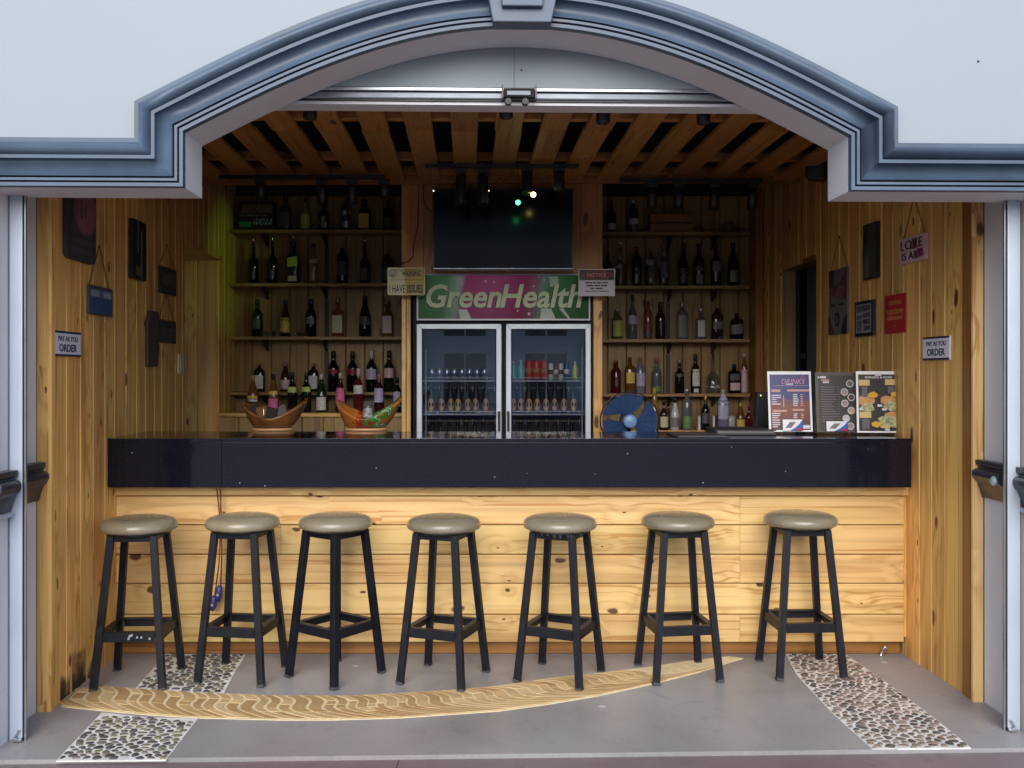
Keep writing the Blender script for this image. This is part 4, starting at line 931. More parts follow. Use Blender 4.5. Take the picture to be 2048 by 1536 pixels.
fr_m = MB(); fr_m.box(-hw, hw, -.02, .028, -hh, -hh + .011); fr_m.box(-hw, hw, -.02, .028, hh - .009, hh); fr_m.box(-hw, -hw + .010, -.02, .028, -hh + .0112, hh - .0092); fr_m.box(hw - .010, hw, -.02, .028, -hh + .0112, hh - .0092); fr_m.build('sign_frame', mat('white_trim', (.70, .71, .74), .4, var=.03), he)
def logo(parent):
    fxl = lambda p: fx(p) - hx; fzl = lambda p: fz(p) - hz
    shadow = mat('letter_shadow', (.02, .06, .025), .5); LETTER = mat('letter_face', (.62, .70, .50), .5, var=.04, spec=.2)
    for s, a, b_, col in (('Green', 853, 1003, None), ('Health', 1000, 1164, None)):
        kw = dict(shear=.22, bold=.022)
        text(parent, s, (fxl(a) + fxl(b_)) / 2 - .006, (fzl(569) + fzl(616)) / 2 - .003, fxl(b_) - fxl(a), fzl(569) - fzl(616), -.0135, shadow, 'letter_outline', .0008, **kw)
        text(parent, s, (fxl(a) + fxl(b_)) / 2, (fzl(569) + fzl(616)) / 2, fxl(b_) - fxl(a), fzl(569) - fzl(616), -.0155, LETTER, 'raised_lettering', .0035, **kw)
    sw = mat('splash_white', (.42, .50, .44), .4)
    for poly in ([(905, 551), (911, 551), (928, 571), (921, 571)], [(917, 619), (934, 619), (944, 640), (921, 640)], [(1082, 617), (1102, 617), (1112, 640), (1080, 640)], [(1118, 617), (1126, 617), (1142, 639), (1137, 639)], [(1098, 553), (1116, 553), (1117, 572), (1100, 574)]):
        MB().prism([(fxl(p), fzl(q)) for p, q in poly], -.0132, -.0121, axis='Y').build('printed_splash', sw, parent)
    dr = mat('droplet_print', (.62, .45, .55), .4)
    for p, q, s in ((971, 563, 3), (988, 564, 2), (1067, 573, 2), (1077, 553, 2), (1035, 622, 2), (1088, 560, 2), (1058, 628, 3)):
        MB().lathe([(-.0131, s / KF), (-.0122, s / KF)], 8, axis='Y').build('printed_drop', dr, parent, loc=(fxl(p), 0, fzl(q)))
logo(he)
PANE = glass('door_glass', (.92, .95, 1.0), .03, .0, .95)
DOORM = mat('door_aluminium', (.64, .69, .80), .36, metal=.2, var=.06)
def door(pa, pb, hinge):
    xa, xb = fx(pa), fx(pb); xc = (xa + xb) / 2; w = (xb - xa) / 2; z0, z1 = .20, fz(648); zc = (z0 + z1) / 2; h = (z1 - z0) / 2; t = .036
    d = empty('door', (xc, 0, zc), parent=fr)
    def mit(p): return MB().prism(p, -.024, .028, axis='Y')
    f = MB()
    for p in ([(-w, h), (w, h), (w - t, h - t), (-w + t, h - t)], [(-w, -h), (-w, h), (-w + t, h - t), (-w + t, -h + t)], [(w, h), (w, -h), (w - t, -h + t), (w - t, h - t)], [(w, -h), (-w, -h), (-w + t, -h + t), (w - t, -h + t)]): f.prism([(x, z) for x, z in p], -.024, .028, axis='Y')
    f.build('door_frame', DOORM, d, bevel=.003)
    MB().box(-w + t, w - t, -.004, 0, -h + t, h - t).build('glass_pane', PANE, d)
    g = MB(); e = .006
    g.box(-w + t, -w + t + e, -.012, -.0045, -h + t, h - t); g.box(w - t - e, w - t, -.012, -.0045, -h + t, h - t); g.box(-w + t + e, w - t - e, -.012, -.0045, h - t - e, h - t); g.build('gasket', RUBBER, d)
    hxp = (w - t * .45) * hinge
    hd_ = MB().box(hxp - .008, hxp + .008, -.05, -.0245, fz(864) - zc, fz(822) - zc).build('handle', BLACK, d, bevel=.004)
    MB().box(hxp - .012, hxp + .004, -.046, -.0245, fz(830) - zc, fz(823) - zc).build('handle_cap', CHROME, hd_)
    return d
door(834, 1003, 1); door(1012, 1181, -1)
# wire shelves and drinks
WIRE = mat('white_wire', (.78, .82, .88), .35, metal=.2, var=.03)
KI = F / (YF + .16); IY = YF + .16
SHF = [(762, 'cans'), (829, 'beer'), (913, 'beer')]
fshz = []
for py, _ in SHF:
    z = EYE - (py - CY) / (F / (YF + .06)); fshz.append(z)
    for a, b_ in ((842, 1000), (1018, 1174)):
        s = empty('wire_shelf', ((fx(a) + fx(b_)) / 2, .06, z), parent=fr); w = (fx(b_) - fx(a)) / 2
        mb = MB(); mb.tube([(-w, 0, 0), (w, 0, 0)], .0058, 6); mb.tube([(-w + .02, 0, .022), (w, 0, .022)], .003, 6); mb.tube([(-w, .42, 0), (w, .42, 0)], .004, 6)
        mb.build('front_rail', WIRE, s)
        mb = MB()
        for i in range(14): x = -w + 2 * w * (i + .5) / 14; mb.tube([(x, 0, .0), (x, .42, .0)], .0018, 5)
        mb.build('wire_grid', WIRE, s)
        lt = MB()
        for i in range(7): x = -w + 2 * w * (i + .5) / 7; lt.tube([(x, .10, -.075), (x, .10, -.035)], .0018, 5)
        lt.tube([(-w, .10, -.05), (w, .10, -.05)], .002, 5); lt.build('price_rail', WIRE, s)
for px in (850, 1166): MB().tube([(fx(px), .075, .24), (fx(px), .075, fz(697))], .004, 6).build('shelf_post', WIRE, fr)
BEER = bottle_glass('beer_brown_glass', (.018, .010, .006), rough=.32); inp(BEER.node_tree.nodes['Principled BSDF'], 'Coat Weight', 0); inp(BEER.node_tree.nodes['Principled BSDF'], 'Specular IOR Level', .25); TAN = [print_mat(f'tan_label_{i}', c, (.22, .12, .05), 70, .4) for i, c in enumerate([(.62, .33, .12), (.66, .39, .12), (.56, .30, .17)])]
bh, brr = .24, .027
beer_me = MB().lathe([(0, brr * .92), (.004, brr), (.135, brr), (.165, brr * .72), (.19, brr * .42), (.232, .0125), (.238, .0135), (bh, .0135)], 12).mesh('beer_bottle', BEER)
def oval_label():
    mb = MB(); n = 12
    mb.v = [(0, -brr - .0012, .064)]
    for i in range(n):
        a = 2 * math.pi * i / n; dx = math.cos(a) * .022; z = .064 + math.sin(a) * .044; y = -math.sqrt(max(0, brr * brr - dx * dx)) - .0012; mb.v.append((dx, y, z))
    mb.f = [(0, 1 + i, 1 + (i + 1) % n) for i in range(n)]; mb.sm = [True] * n; return mb
lab_me = [oval_label().mesh('bottle_label', t) for t in TAN]
capb_me = MB().lathe([(.236, .0145), (.243, .0145), (.245, .010)], 10).mesh('cap', CAPM['gold'])
rbq = random.Random(9)
def beer(px, z, y, label, grp):
    o = bpy.data.objects.new('beer_bottle', beer_me); COL.objects.link(o); o.location = ((px - CX) * y / F, y, z + .005); o.rotation_euler = (0, 0, rbq.uniform(-.25, .25)); tag(o, label, 'bottle', grp)
    for me, n in ((rbq.choice(lab_me), 'bottle_label'), (capb_me, 'cap')):
        c = bpy.data.objects.new(n, me); COL.objects.link(c); c.parent = o
for p in (863, 884, 901, 917, 935, 952, 971): beer(p, fshz[1], YF + .10, 'brown beer bottle with tan oval label behind the fridge door nearer the bowls', 'beer bottles on the middle shelf behind the bowl-side door')
for p in (1027, 1041, 1058, 1075, 1093, 1110, 1128, 1146): beer(p, fshz[1], YF + .10, 'brown beer bottle with tan oval label behind the fridge door nearer the fan', 'beer bottles on the middle shelf behind the fan-side door')
for p in (864, 881, 898, 915, 932, 949, 966, 984): beer(p, fshz[2], YF + .10, 'beer bottle neck just above the counter behind the bowl-side fridge door', 'beer bottles on the low shelf behind the bowl-side door')
for p in (1041, 1058, 1076, 1093, 1110, 1127, 1143): beer(p, fshz[2], YF + .10, 'beer bottle neck just above the counter behind the fan-side fridge door', 'beer bottles on the low shelf behind the fan-side door')
def can(px, w, toppy, body, top, label, cat='can', y=YF + .14, nm='drink_can', band=None):
    k = F / y; z = fshz[0] + .005; h = EYE - (toppy - CY) / k - z; r = w / k / 2
    o = empty(nm, ((px - CX) / k, y, z), 0, label, cat, 'drinks on the top fridge shelf')
    MB().lathe([(0, r * .85), (.006, r), (h - .008, r), (h, r * .86)], 12).build('can_body', body, o)
    MB().lathe([(h + .0003, r * .84), (h + .003, r * .80)], 12).build('lid', top, o)
    if band: MB().lathe([(h * .35, r + .0008), (h * .62, r + .0008)], 12).build('printed_band', band, o)
def tea(px, w, toppy, col, label):
    y = YF + .14; k = F / y; z = fshz[0] + .005; h = EYE - (toppy - CY) / k - z; r = w / k / 2
    o = empty('drink_bottle', ((px - CX) / k, y, z), 0, label, 'bottle', 'drinks on the top fridge shelf')
    MB().lathe([(0, r * .9), (.006, r), (h * .6, r), (h * .78, r * .55), (h * .86, r * .42), (h * .9, r * .42)], 12).build('bottle_body', col, o); MB().lathe([(h * .9, r * .46), (h, r * .46)], 10).build('cap', CAPM['white'], o)
TEALB = mat('teal_plastic', (.16, .48, .44), .3); REDC = mat('red_can', (.60, .05, .035), .35, var=.15); GOLDC = mat('orange_stripe', (.55, .20, .06), .4); WHC = mat('white_can', (.80, .74, .64), .4); BRC = mat('brown_can', (.16, .09, .05), .4); BLC = mat('blue_can', (.03, .06, .22), .35); YEC = mat('yellow_can', (.75, .66, .08), .35)
tea(1027, 13, 722, TEALB, 'teal plastic drink bottle next to the fridge door handle'); tea(1042, 13, 720, TEALB, 'teal plastic drink bottle touching the red cans')
for i, p in enumerate((1058, 1073, 1088)): can(p, 15, 721, REDC, CAPM['steel'], ['red can nearest the teal bottles', 'red can in the middle of three', 'red can next to the white striped cans'][i], band=GOLDC)
for i, (p, mm, bb) in enumerate(((1102, WHC, BRC), (1112, BRC, WHC), (1122, WHC, BRC))): can(p, 10, 727, mm, CAPM['steel'], ['slim white can with brown band beside red can', 'slim brown can with white band', 'slim white can with brown band beside blue can'][i], band=bb)
can(1133, 11, 725, BLC, CAPM['steel'], 'blue can between white and yellow drinks', band=WHC); tea(1150, 11, 722, YEC, 'yellow drink bottle at the fridge hinge side')
SILV = mat('silver_can', (.40, .42, .48), .3, metal=.6)
for i, p in enumerate((864, 879, 894, 909, 924, 939, 954, 969)): can(p, 13, 738, SILV, CAPM['steel'], 'silver can in a row behind the reflecting fridge door', band=mat('grey_blue_band', (.12, .13, .20), .4))

# ------------------------------------------------------------------ television
KT = 296.0; YT = F / KT
tv = empty('television', W(1006, 461, KT), 0, 'large black flat TV hanging above the fridge sign', 'television'); tv.rotation_euler = (R(3.6), 0, 0); tv.location.y -= .045
tw, th = (1145 - 866) / KT / 2, (543 - 381) / KT / 2
MB().box(-tw, tw, .008, .045, -th, th).build('casing', BLACK, tv, bevel=.004)
SCREEN = mat('tv_screen', (.004, .008, .017), .13, var=0, spec=.32)
MB().box(-tw + .010, tw - .010, .004, .0075, -th + .018, th - .010).build('screen', SCREEN, tv)
bz = MB(); bz.box(-tw, tw, -.001, .0078, -th, -th + .017); bz.box(-tw, tw, -.001, .0078, th - .009, th); bz.box(-tw, -tw + .009, -.001, .0078, -th + .0172, th - .0092); bz.box(tw - .009, tw, -.001, .0078, -th + .0172, th - .0092)
bz.build('bezel', mat('bezel_black', (.014, .014, .018), .25, var=.05), tv)
MB().box(-tw, tw, -.002, -.0011, -th + .012, -th + .015).build('chrome_strip', CHROME, tv)
MB().box(-.10, .10, .046, F / KC - YT + .030, -.1, .1).build('wall_mount', BLACK, tv)
for px, py, c in ((868.5, 385, (1, 1, 1)), (978, 385, (1, .5, .4))):
    p = W(px, py, KT) - tv.location; MB().lathe([(0, .004), (-.003, .003)], 8, axis='Y').build('indicator_light', mat('led_%d' % px, c, .4, var=0, emit=c, estr=2.0), tv, loc=(p.x, -.0015, p.z))
wi = empty('wall_wire', W(835, 450, KC), 0, 'thin black wire looping down the chase beside the TV', 'wire')
def wr(pts): MB().tube([W(px, py, KC + .3) - wi.location + Vector((0, -.004, 0)) for px, py in pts], .0028, 5).build('wire', BLACK, wi)
wr([(838, 364), (837, 400), (836, 450), (829, 480), (826, 500), (827, 512), (818, 522), (800, 530)]); wr([(846, 362), (847, 400), (852, 415), (863, 424)])

# ------------------------------------------------------------------ signs on the chase
def board(w, h, t, m, r_=.0):
    mb = MB(); p = []
    if r_ > 0:
        for cx_, cz_, a0 in ((w - r_, h - r_, 0), (-w + r_, h - r_, 90), (-w + r_, -h + r_, 180), (w - r_, -h + r_, 270)):
            for i in range(5): a = R(a0 + 22.5 * i); p.append((cx_ + r_ * math.cos(a), cz_ + r_ * math.sin(a)))
    else: p = [(w, h), (-w, h), (-w, -h), (w, -h)]
    return mb.prism(p[::-1], 0, t, axis='Y')
def rect(parent, x, z, w, h, m, y=-.001, name='printed_block', t=.0008):
    return MB().box(x - w / 2, x + w / 2, y - t, y, z - h / 2, z + h / 2).build(name, m, parent)
def disc(parent, x, z, r, m, y=-.001, name='printed_disc', fl=1.0, t=.0008, n=18):
    o = MB().lathe([(0, r), (-t, r)], n, axis='Y').build(name, m, parent, loc=(x, y, z)); o.scale = (1, 1, fl); return o
INK = mat('black_ink', (.012, .012, .016), .5, var=.1); 
K9 = 297.0
p = W(812.5, 562.5, K9); sg = empty('warning_sign', p, 0, 'cream and mustard sign reading warning I have issues', 'sign')
cream = mat('sign_cream', (.78, .72, .48), .5); must = mat('sign_mustard', (.52, .39, .10), .5)
w_, h_ = 37.5 / K9, 27.5 / K9
board(w_, h_, .012, cream, .010).build('sign_board', cream, sg)
MB().prism([(-.004, -h_ + .004), (w_ - .005, -h_ + .004), (w_ - .005, h_ - .006), (-.012, h_ - .006)], -.0009, -.0001, axis='Y').build('mustard_half', must, sg)
bo = MB(); bo.box(-w_ + .018, w_ - .012, -.0018, -.001, h_ - .019, h_ - .0165); bo.box(-w_ + .018, w_ - .012, -.0018, -.001, .008, .0105); bo.box(w_ - .0145, w_ - .012, -.0018, -.001, .0107, h_ - .0192); bo.build('border_line', INK, sg)
disc(sg, -w_ + .036, h_ - .042, .026, INK, -.001); disc(sg, -w_ + .036, h_ - .042, .0225, mat('sign_white', (.66, .63, .54), .5), -.002)
for dx in (-.007, .007): disc(sg, -w_ + .036 + dx, h_ - .038, .0045, INK, -.003, n=8)
MB().prism([(-w_ + .024, h_ - .048), (-w_ + .048, h_ - .048), (-w_ + .044, h_ - .056), (-w_ + .028, h_ - .056)], -.0038, -.003, axis='Y').build('printed_mouth', INK, sg)
text(sg, 'WARNING', .034, h_ - .042, .125, .036, -.0012, INK, bold=.03, space=1.0); text(sg, 'I HAVE', -.060, -h_ + .042, .105, .056, -.0012, INK, bold=.01); text(sg, 'ISSUES', .060, -h_ + .042, .105, .056, -.0012, INK, bold=.03)
p = W(1193.5, 565, K9); sg = empty('notice_sign', p, R(0), 'white framed notice sign with red oval heading on the fan-side pillar', 'sign')
w_, h_ = 36.5 / K9, 27 / K9
board(w_, h_, .012, None, .004).build('sign_board', mat('sign_lilac', (.62, .57, .66), .5), sg)
fm = MB(); fm.box(-w_, w_, -.003, -.0002, h_ - .006, h_); fm.box(-w_, -w_ + .006, -.003, -.0002, .02, h_ - .0062); fm.box(w_ - .006, w_, -.003, -.0002, .02, h_ - .0062); fm.build('white_edge', mat('sign_white', (.66, .63, .54)), sg)
rect(sg, 0, h_ - .041, 2 * w_ - .013, .068, INK, -.0003); disc(sg, 0, h_ - .041, .101, mat('sign_red', (.30, .03, .03), .5), -.0013, fl=.30, n=28); disc(sg, 0, h_ - .041, .093, mat('sign_dark_red', (.10, .012, .015), .5), -.0022, fl=.29, n=28)
text(sg, 'NOTICE', 0, h_ - .041, .125, .028, -.0034, mat('sign_pink', (.75, .32, .28), .5), space=1.15)
for i, ws in enumerate(([.046, .02, .03, .04], [.05, .035, .045], [.025, .05], [.035, .03, .012, .06])):
    tot = sum(ws) + .006 * (len(ws) - 1); xx = -tot / 2
    for wd in ws: rect(sg, xx + wd / 2, -.002 - .019 * i, wd, .009 if i < 3 else .006, INK, -.0003, 'printed_word'); xx += wd + .006

# ------------------------------------------------------------------ things on the plank walls
def wall_thing(side, px0, px1, py0, py1, name, label, cat, group=None, off=.001):
    """An Empty whose local X runs along the wall towards the picture's far side, -Y faces the room; returns it with half sizes."""
    fy = left_y if side == 'L' else right_y; xf = left_x if side == 'L' else right_x; n = LN if side == 'L' else RN
    ya, yb = fy(px0), fy(px1); ym = (ya + yb) / 2; k = F / ym
    A = Vector((xf(ya), ya, 0)); Bv = Vector((xf(yb), yb, 0)); hw_ = (Bv - A).length / 2
    kz = F / ym; zt, zb2 = EYE - (py0 - CY) / kz, EYE - (py1 - CY) / kz
    c = (A + Bv) / 2 + n * off; d = (Bv - A).normalized()
    o = empty(name, (c.x, c.y, (zt + zb2) / 2), math.atan2(d.y, d.x), label, cat, group); return o, hw_, (zt - zb2) / 2
ROPE = mat('jute_rope', (.16, .09, .04), .9)
def rope(parent, w, h, apex, y=-.004):
    MB().tube([(-w, y, h), (0, y, h + apex), (w, y, h)], .0022, 5).build('rope', ROPE, parent); MB().lathe([(0, .004), (-.008, .005)], 8, axis='Y').build('nail', BLACK, parent, loc=(0, y + .004, h + apex))
def pay_sign(side, a, b_, c, d, where):
    o, w, h = wall_thing(side, a, b_, c, d, 'pay_sign', f'white sign reading pay as you order {where}', 'sign')
    board(w, h, .006, None, 0).build('sign_board', mat('lilac_white', (.74, .72, .84), .45, var=.03), o, loc=(0, -.006, 0))
    NV = mat('navy_ink', (.02, .02, .07), .5)
    for z in (h - .005, -h + .005): rect(o, 0, z, 2 * w, .010, NV, -.0062, 'border_strip')
    text(o, 'PAY AS YOU', 0, h * .40, w * 1.5, h * .42, -.0063, NV, bold=.02); text(o, 'ORDER', 0, -h * .33, w * 1.36, h * .62, -.0063, NV, bold=.025)
pay_sign('L', 106, 158, 663, 713, 'below the blue hanging sign'); pay_sign('R', 1849, 1902, 673, 720, 'beside the red poster')
o, w, h = wall_thing('L', 124, 183, 372, 523, 'oval_sign', 'large charcoal rounded board with dusky pink oval near the door', 'sign')
CHB = mat('charcoal_board', (.035, .036, .042), .55, var=.2)
board(w, h, .02, None, .035).build('sign_board', CHB, o, loc=(0, -.02, 0)); disc(o, .03, h * .36, w * .80, mat('dusky_ring', (.10, .05, .07), .5), -.0203, 'oval_ring', fl=.9, n=28, t=.004); disc(o, .03, h * .36, w * .72, mat('dusky_pink', (.22, .08, .12), .5, var=.2), -.0245, 'oval_panel', fl=.9, n=28)
for i, (dx, hh_) in enumerate(((-.10, .07), (-.05, .09), (.0, .08))): rect(o, dx + .03, h * .36, .022, hh_, mat('dusky_ring', (.10, .05, .07)), -.0253, 'printed_mark')
for z in (-.20, -.48, -.74): rect(o, .0, h * z, w * 1.5, h * .16, mat('charcoal_band', (.05, .05, .056), .6), -.0203, 'printed_band')
o, w, h = wall_thing('L', 256, 283, 442, 560, 'tall_black_sign', 'tall narrow black board hanging between oval sign and chain signs', 'sign')
board(w, h, .025, None, .01).build('sign_board', mat('gloss_black_board', (.012, .013, .016), .3), o, loc=(0, -.025, 0))
for x, z, hh_ in ((-.03, .25, .2), (.03, -.1, .28)): rect(o, x, z * h * 2, .008, hh_, mat('grey_streak', (.25, .25, .26), .5), -.0252, 'printed_streak')
rect(o, -.02, -h * .72, w * .8, h * .3, mat('olive_patch', (.10, .09, .04), .5), -.0252)
o, w, h = wall_thing('L', 172, 219, 574, 631, 'blue_hanging_sign', 'blue beach sign hanging from a cord by the oval sign', 'sign')
board(w, h, .012, None, .008).build('sign_board', mat('blue_border', (.06, .06, .07), .5), o, loc=(0, -.014, 0))
rect(o, 0, -h * .32, w * 1.78, h * 1.1, mat('sign_blue', (.03, .075, .17), .45, var=.15), -.0142); rect(o, 0, h * .5, w * 1.78, h * .56, mat('sky_blue', (.10, .14, .26), .45, var=.1), -.0142)
for x in (-.55, .5): rect(o, x * w, h * .46, w * .62, h * .4, mat('pale_blue', (.26, .29, .38), .5), -.0151)
rope(o, w * .85, h, .20)
o, w, h = wall_thing('L', 315, 348, 536, 589, 'chain_sign', 'dark small sign hanging above its twin near the doorway', 'sign')
board(w, h, .012, None, .004).build('sign_board', CHB, o, loc=(0, -.014, 0)); rect(o, 0, h * .1, w * 1.7, h * .9, print_mat('dim_print', (.045, .05, .05), (.11, .115, .11), 50, .8), -.0142); rope(o, w * .9, h, .14)
o, w, h = wall_thing('L', 314, 347, 641, 686, 'chain_sign', 'lower dark sign hung on strings under another near the doorway', 'sign')
board(w, h, .012, None, .004).build('sign_board', CHB, o, loc=(0, -.014, 0)); rect(o, 0, -h * .1, w * 1.7, h * .8, print_mat('dim_print2', (.03, .028, .03), (.10, .10, .11), 50, .9), -.0142); rope(o, w * .9, h, .17)
o, w, h = wall_thing('L', 289, 312, 622, 733, 'driftwood_plaque', 'rough dark driftwood plaque standing upright on the plank wall', 'plaque')
mbp = MB(); mbp.prism([(-w, -h), (w * .7, -h), (w, -h * .3), (w * .75, h * .2), (w, h * .7), (w * .9, h), (-w * .6, h), (-w, h * .6)], -.02, 0, axis='Y'); mbp.build('plaque_board', mat('driftwood', (.06, .042, .036), .7, var=.4, scale=12, bump=.6), o, bevel=.006)
o, w, h = wall_thing('L', 354, 363, 708, 748, 'light_switch', 'white light switch plate by the doorway', 'light switch', off=.001)
board(w, h, .010, None, .004).build('plate', mat('ivory_plastic', (.55, .50, .38), .4), o, loc=(0, -.011, 0))
for z in (.35, -.35): MB().box(-w * .5, w * .5, -.014, -.0112, z * h - .02, z * h + .02).build('rocker', mat('ivory_plastic', (.55, .50, .38)), o)

def print_on(o, polys, y=-.0142, name='printed_patch'):
    for i, (pts, m_) in enumerate(polys): MB().prism(pts, y - .0006 - .0009 * i, y - .0009 * i, axis='Y').build(name, m_, o)
o, w, h = wall_thing('R', 1804, 1858, 473, 524, 'love_sign', 'pink painted sign reading love is art hanging from a cord', 'sign')
board(w, h, .012, None, .008).build('sign_board', mat('dusty_pink', (.62, .42, .45), .5, var=.12), o, loc=(0, -.014, 0))
DP = mat('deep_pink', (.30, .06, .12), .5); 
print_on(o, [([(-.02, .0), (.06, .0), (.05, h * .85), (.0, h * .85)], DP), ([(w * .2, -h * .8), (w * .85, -h * .7), (w * .8, -h * .1), (w * .4, -h * .05)], DP)])
text(o, 'LOVE', -.005, h * .42, w * 1.6, h * .74, -.0165, INK, bold=.0, space=1.1); text(o, 'IS ART', 0, -h * .46, w * 1.5, h * .60, -.0165, INK, bold=.005, space=1.05); rope(o, w * .8, h, .20)
o, w, h = wall_thing('R', 1733, 1761, 447, 558, 'dark_picture', 'tall dark grey green picture hung high on the plank wall', 'picture')
board(w, h, .02, None, 0).build('picture_frame', mat('dark_frame', (.015, .016, .018), .5), o, loc=(0, -.02, 0))
rect(o, 0, 0, 2 * w - .016, 2 * h - .016, mat('grey_green_print', (.05, .058, .05), .45, var=.3, scale=8), -.0202)
print_on(o, [([(-w * .7, -h * .95), (-w * .1, -h * .95), (w * .1, -h * .2), (-w * .6, -h * .1)], mat('pale_grey_print', (.10, .095, .085), .5)), ([(-w * .8, h * .2), (-w * .4, h * .3), (-w * .3, h * .9), (-w * .7, h * .9)], mat('black_print', (.02, .02, .02), .5))], -.0211)
o, w, h = wall_thing('R', 1662, 1699, 538, 668, 'hanging_print', 'tall hanging print in mauve, crimson and grey near the doorway', 'picture')
GP = mat('grey_print', (.16, .155, .16), .5, var=.08)
board(w, h, .010, None, .003).build('print_board', GP, o, loc=(0, -.012, 0))
print_on(o, [([(-w, h * .45), (-w * .1, h * .42), (w * .95, h), (-w, h)], mat('mauve_print', (.15, .11, .15), .5)),
             ([(-w * .9, h * .25), (w * .95, h * .0), (w * .95, h * .98), (w * .3, h * .6), (-w * .5, h * .45)], mat('crimson_print', (.13, .035, .05), .5)),
             ([(-w * .5, h * .12), (w * .5, h * .05), (w * .7, h * .45), (w * .1, h * .5)], mat('coral_print', (.20, .09, .09), .5)),
             ([(w * .35, -h), (w, -h), (w, -h * .35), (w * .6, -h * .6)], mat('black_print', (.02, .02, .02))), ([(-w, -h), (-w * .3, -h), (-w * .8, -h * .5), (-w, -h * .4)], mat('crimson_print', (.13, .035, .05)))], -.0122)
for i in range(3): rect(o, -w * .85 + .03 * i, h * .72, .012, h * .5, INK, -.0175, 'printed_stripe')
disc(o, w * .0, -h * .55, .035, INK, -.0175, fl=1.3); disc(o, w * .0, -h * .55, .02, mat('mauve_print', (.15, .11, .15)), -.0184, fl=1.3)
for x in (-.45, .45): rect(o, x * w, -h * .1, w * .5, .012, INK, -.0175, 'printed_mark')
rope(o, w * .9, h, .20)
o, w, h = wall_thing('R', 1716, 1752, 602, 672, 'comic_print', 'black framed sheet of small comic panels on the plank wall', 'picture')
board(w, h, .018, None, 0).build('picture_frame', INK, o, loc=(0, -.018, 0)); rect(o, 0, 0, w * 1.66, h * 1.62, mat('grey_paper', (.34, .33, .36), .5), -.0182, 'paper')
CP = print_mat('comic_panel', (.05, .05, .065), (.16, .15, .17), 40, .7)
for x, z, ww, hh_ in ((0, .56, 1.5, .36), (-.42, .14, .6, .12), (-.42, .02, .6, .10), (.36, .16, .8, .30), (.36, -.2, .8, .30), (.4, -.56, .74, .30)): rect(o, x * w, z * h, ww * w, hh_ * h, CP, -.0192, 'printed_panel')
rect(o, -w * .42, -h * .42, w * .6, h * .64, mat('pinkish_panel', (.16, .12, .12), .5), -.0192, 'printed_panel')
o, w, h = wall_thing('R', 1772, 1814, 589, 666, 'red_poster', 'bright red poster with orange lines of print', 'poster')
board(w, h, .006, None, 0).build('poster_sheet', mat('poster_red', (.40, .018, .020), .5, var=.06), o, loc=(0, -.007, 0)); OR = mat('poster_orange', (.50, .16, .05), .5)
rp = random.Random(3)
for z, hh_, n_, ww in ((.58, .26, 6, 1.2), (.16, .16, 9, 1.6), (.02, .10, 9, 1.6), (-.22, .20, 8, 1.5), (-.62, .12, 1, .2)):
    for i in range(n_): rect(o, (-ww / 2 + ww * (i + .5) / n_) * w, z * h, ww * w / n_ * rp.uniform(.55, .85), hh_ * h * rp.uniform(.8, 1), OR, -.0072, 'printed_mark')
# black wall speaker half hidden behind the arch corner
sy = right_y(1652); o = empty('wall_speaker', (right_x(sy) - .06, sy, EYE - (335 - CY) / (F / sy)), R(-20), 'small black loudspeaker tilted high on the plank wall', 'loudspeaker')
MB().prism([(-.06, -.07), (.05, -.09), (.06, .10), (-.05, .11)], -.06, .06, axis='Y').build('cabinet', BLACK, o, bevel=.006); MB().box(-.066, -.058, -.05, .05, -.06, .09).build('grille', RUBBER, o)

# ------------------------------------------------------------------ spotlights
LENS = mat('dark_lens', (.05, .05, .06), .1, var=0)
TRZ = SLZ - .024
def track(px0, px1, py, label):
    k = (CY - py) / (TRZ - .012 - EYE); y = F / k; a, b_ = (px0 - CX) / k, (px1 - CX) / k
    o = empty('light_track', ((a + b_) / 2, y, TRZ - .012), 0, label, 'light track'); w = (b_ - a) / 2
    MB().box(-w, w, -.018, .018, -.012, .011).build('rail', BLACK, o)
    return k
def spot(px, ptop, pbot, k, label, lens=LENS, tilt=18, yaw=0, light=None):
    y = F / k; x = (px - CX) / k; zt = TRZ - .0245
    o = empty('spotlight', (x, y, zt), 0, label, 'spotlight', 'black spotlights hung from the ceiling tracks')
    MB().box(-.035, .035, -.016, .016, -.034, -.0005).build('adapter', BLACK, o, bevel=.003)
    zb2 = EYE - (pbot - CY) / k - zt; zt2 = EYE - (ptop - CY) / k - zt
    MB().tube([(0, 0, -.03), (0, .0, (zt2 - .03) if zt2 < -.06 else -.05)], .008, 8).build('stem', BLACK, o)
    L_ = max(.09, (zt2 - zb2)); r = .034
    h = MB().lathe([(0, r * .8), (-.006, r * .95), (-L_ * .55, r), (-L_ * .97, r * 1.02), (-L_, r * .92), (-L_ + .006, r * .80)], 16).build('lamp_head', BLACK, o, loc=(0, 0, zt2), rot=(R(tilt), 0, R(yaw)))
    MB().lathe([(-L_ + .0055, r * .80), (-L_ + .004, 0)], 16).build('lens', lens, h)
    return o, h, L_
k1 = track(440, 770, 354, 'black light track over the bowl-side bottle shelves')
for px, a, b_, lb in ((520, 366, 398, 'spotlight over the printed gift box'), (643, 372, 409, 'spotlight pointing down over the narrow grey label bottle'), (703, 372, 408, 'spotlight over the clear bottle on top shelf'), (768, 366, 396, 'spotlight at the chase end of the bowl-side track')): spot(px, a, b_, k1, lb)
k2 = track(850, 1157, 332, 'black light track in front of the television')
YL = mat('lit_yellow_lens', (1, .8, .3), .3, var=0, emit=(1, .72, .25), estr=6); GLN = mat('lit_green_lens', (.1, 1, .3), .3, var=0, emit=(.05, 1, .22), estr=4)
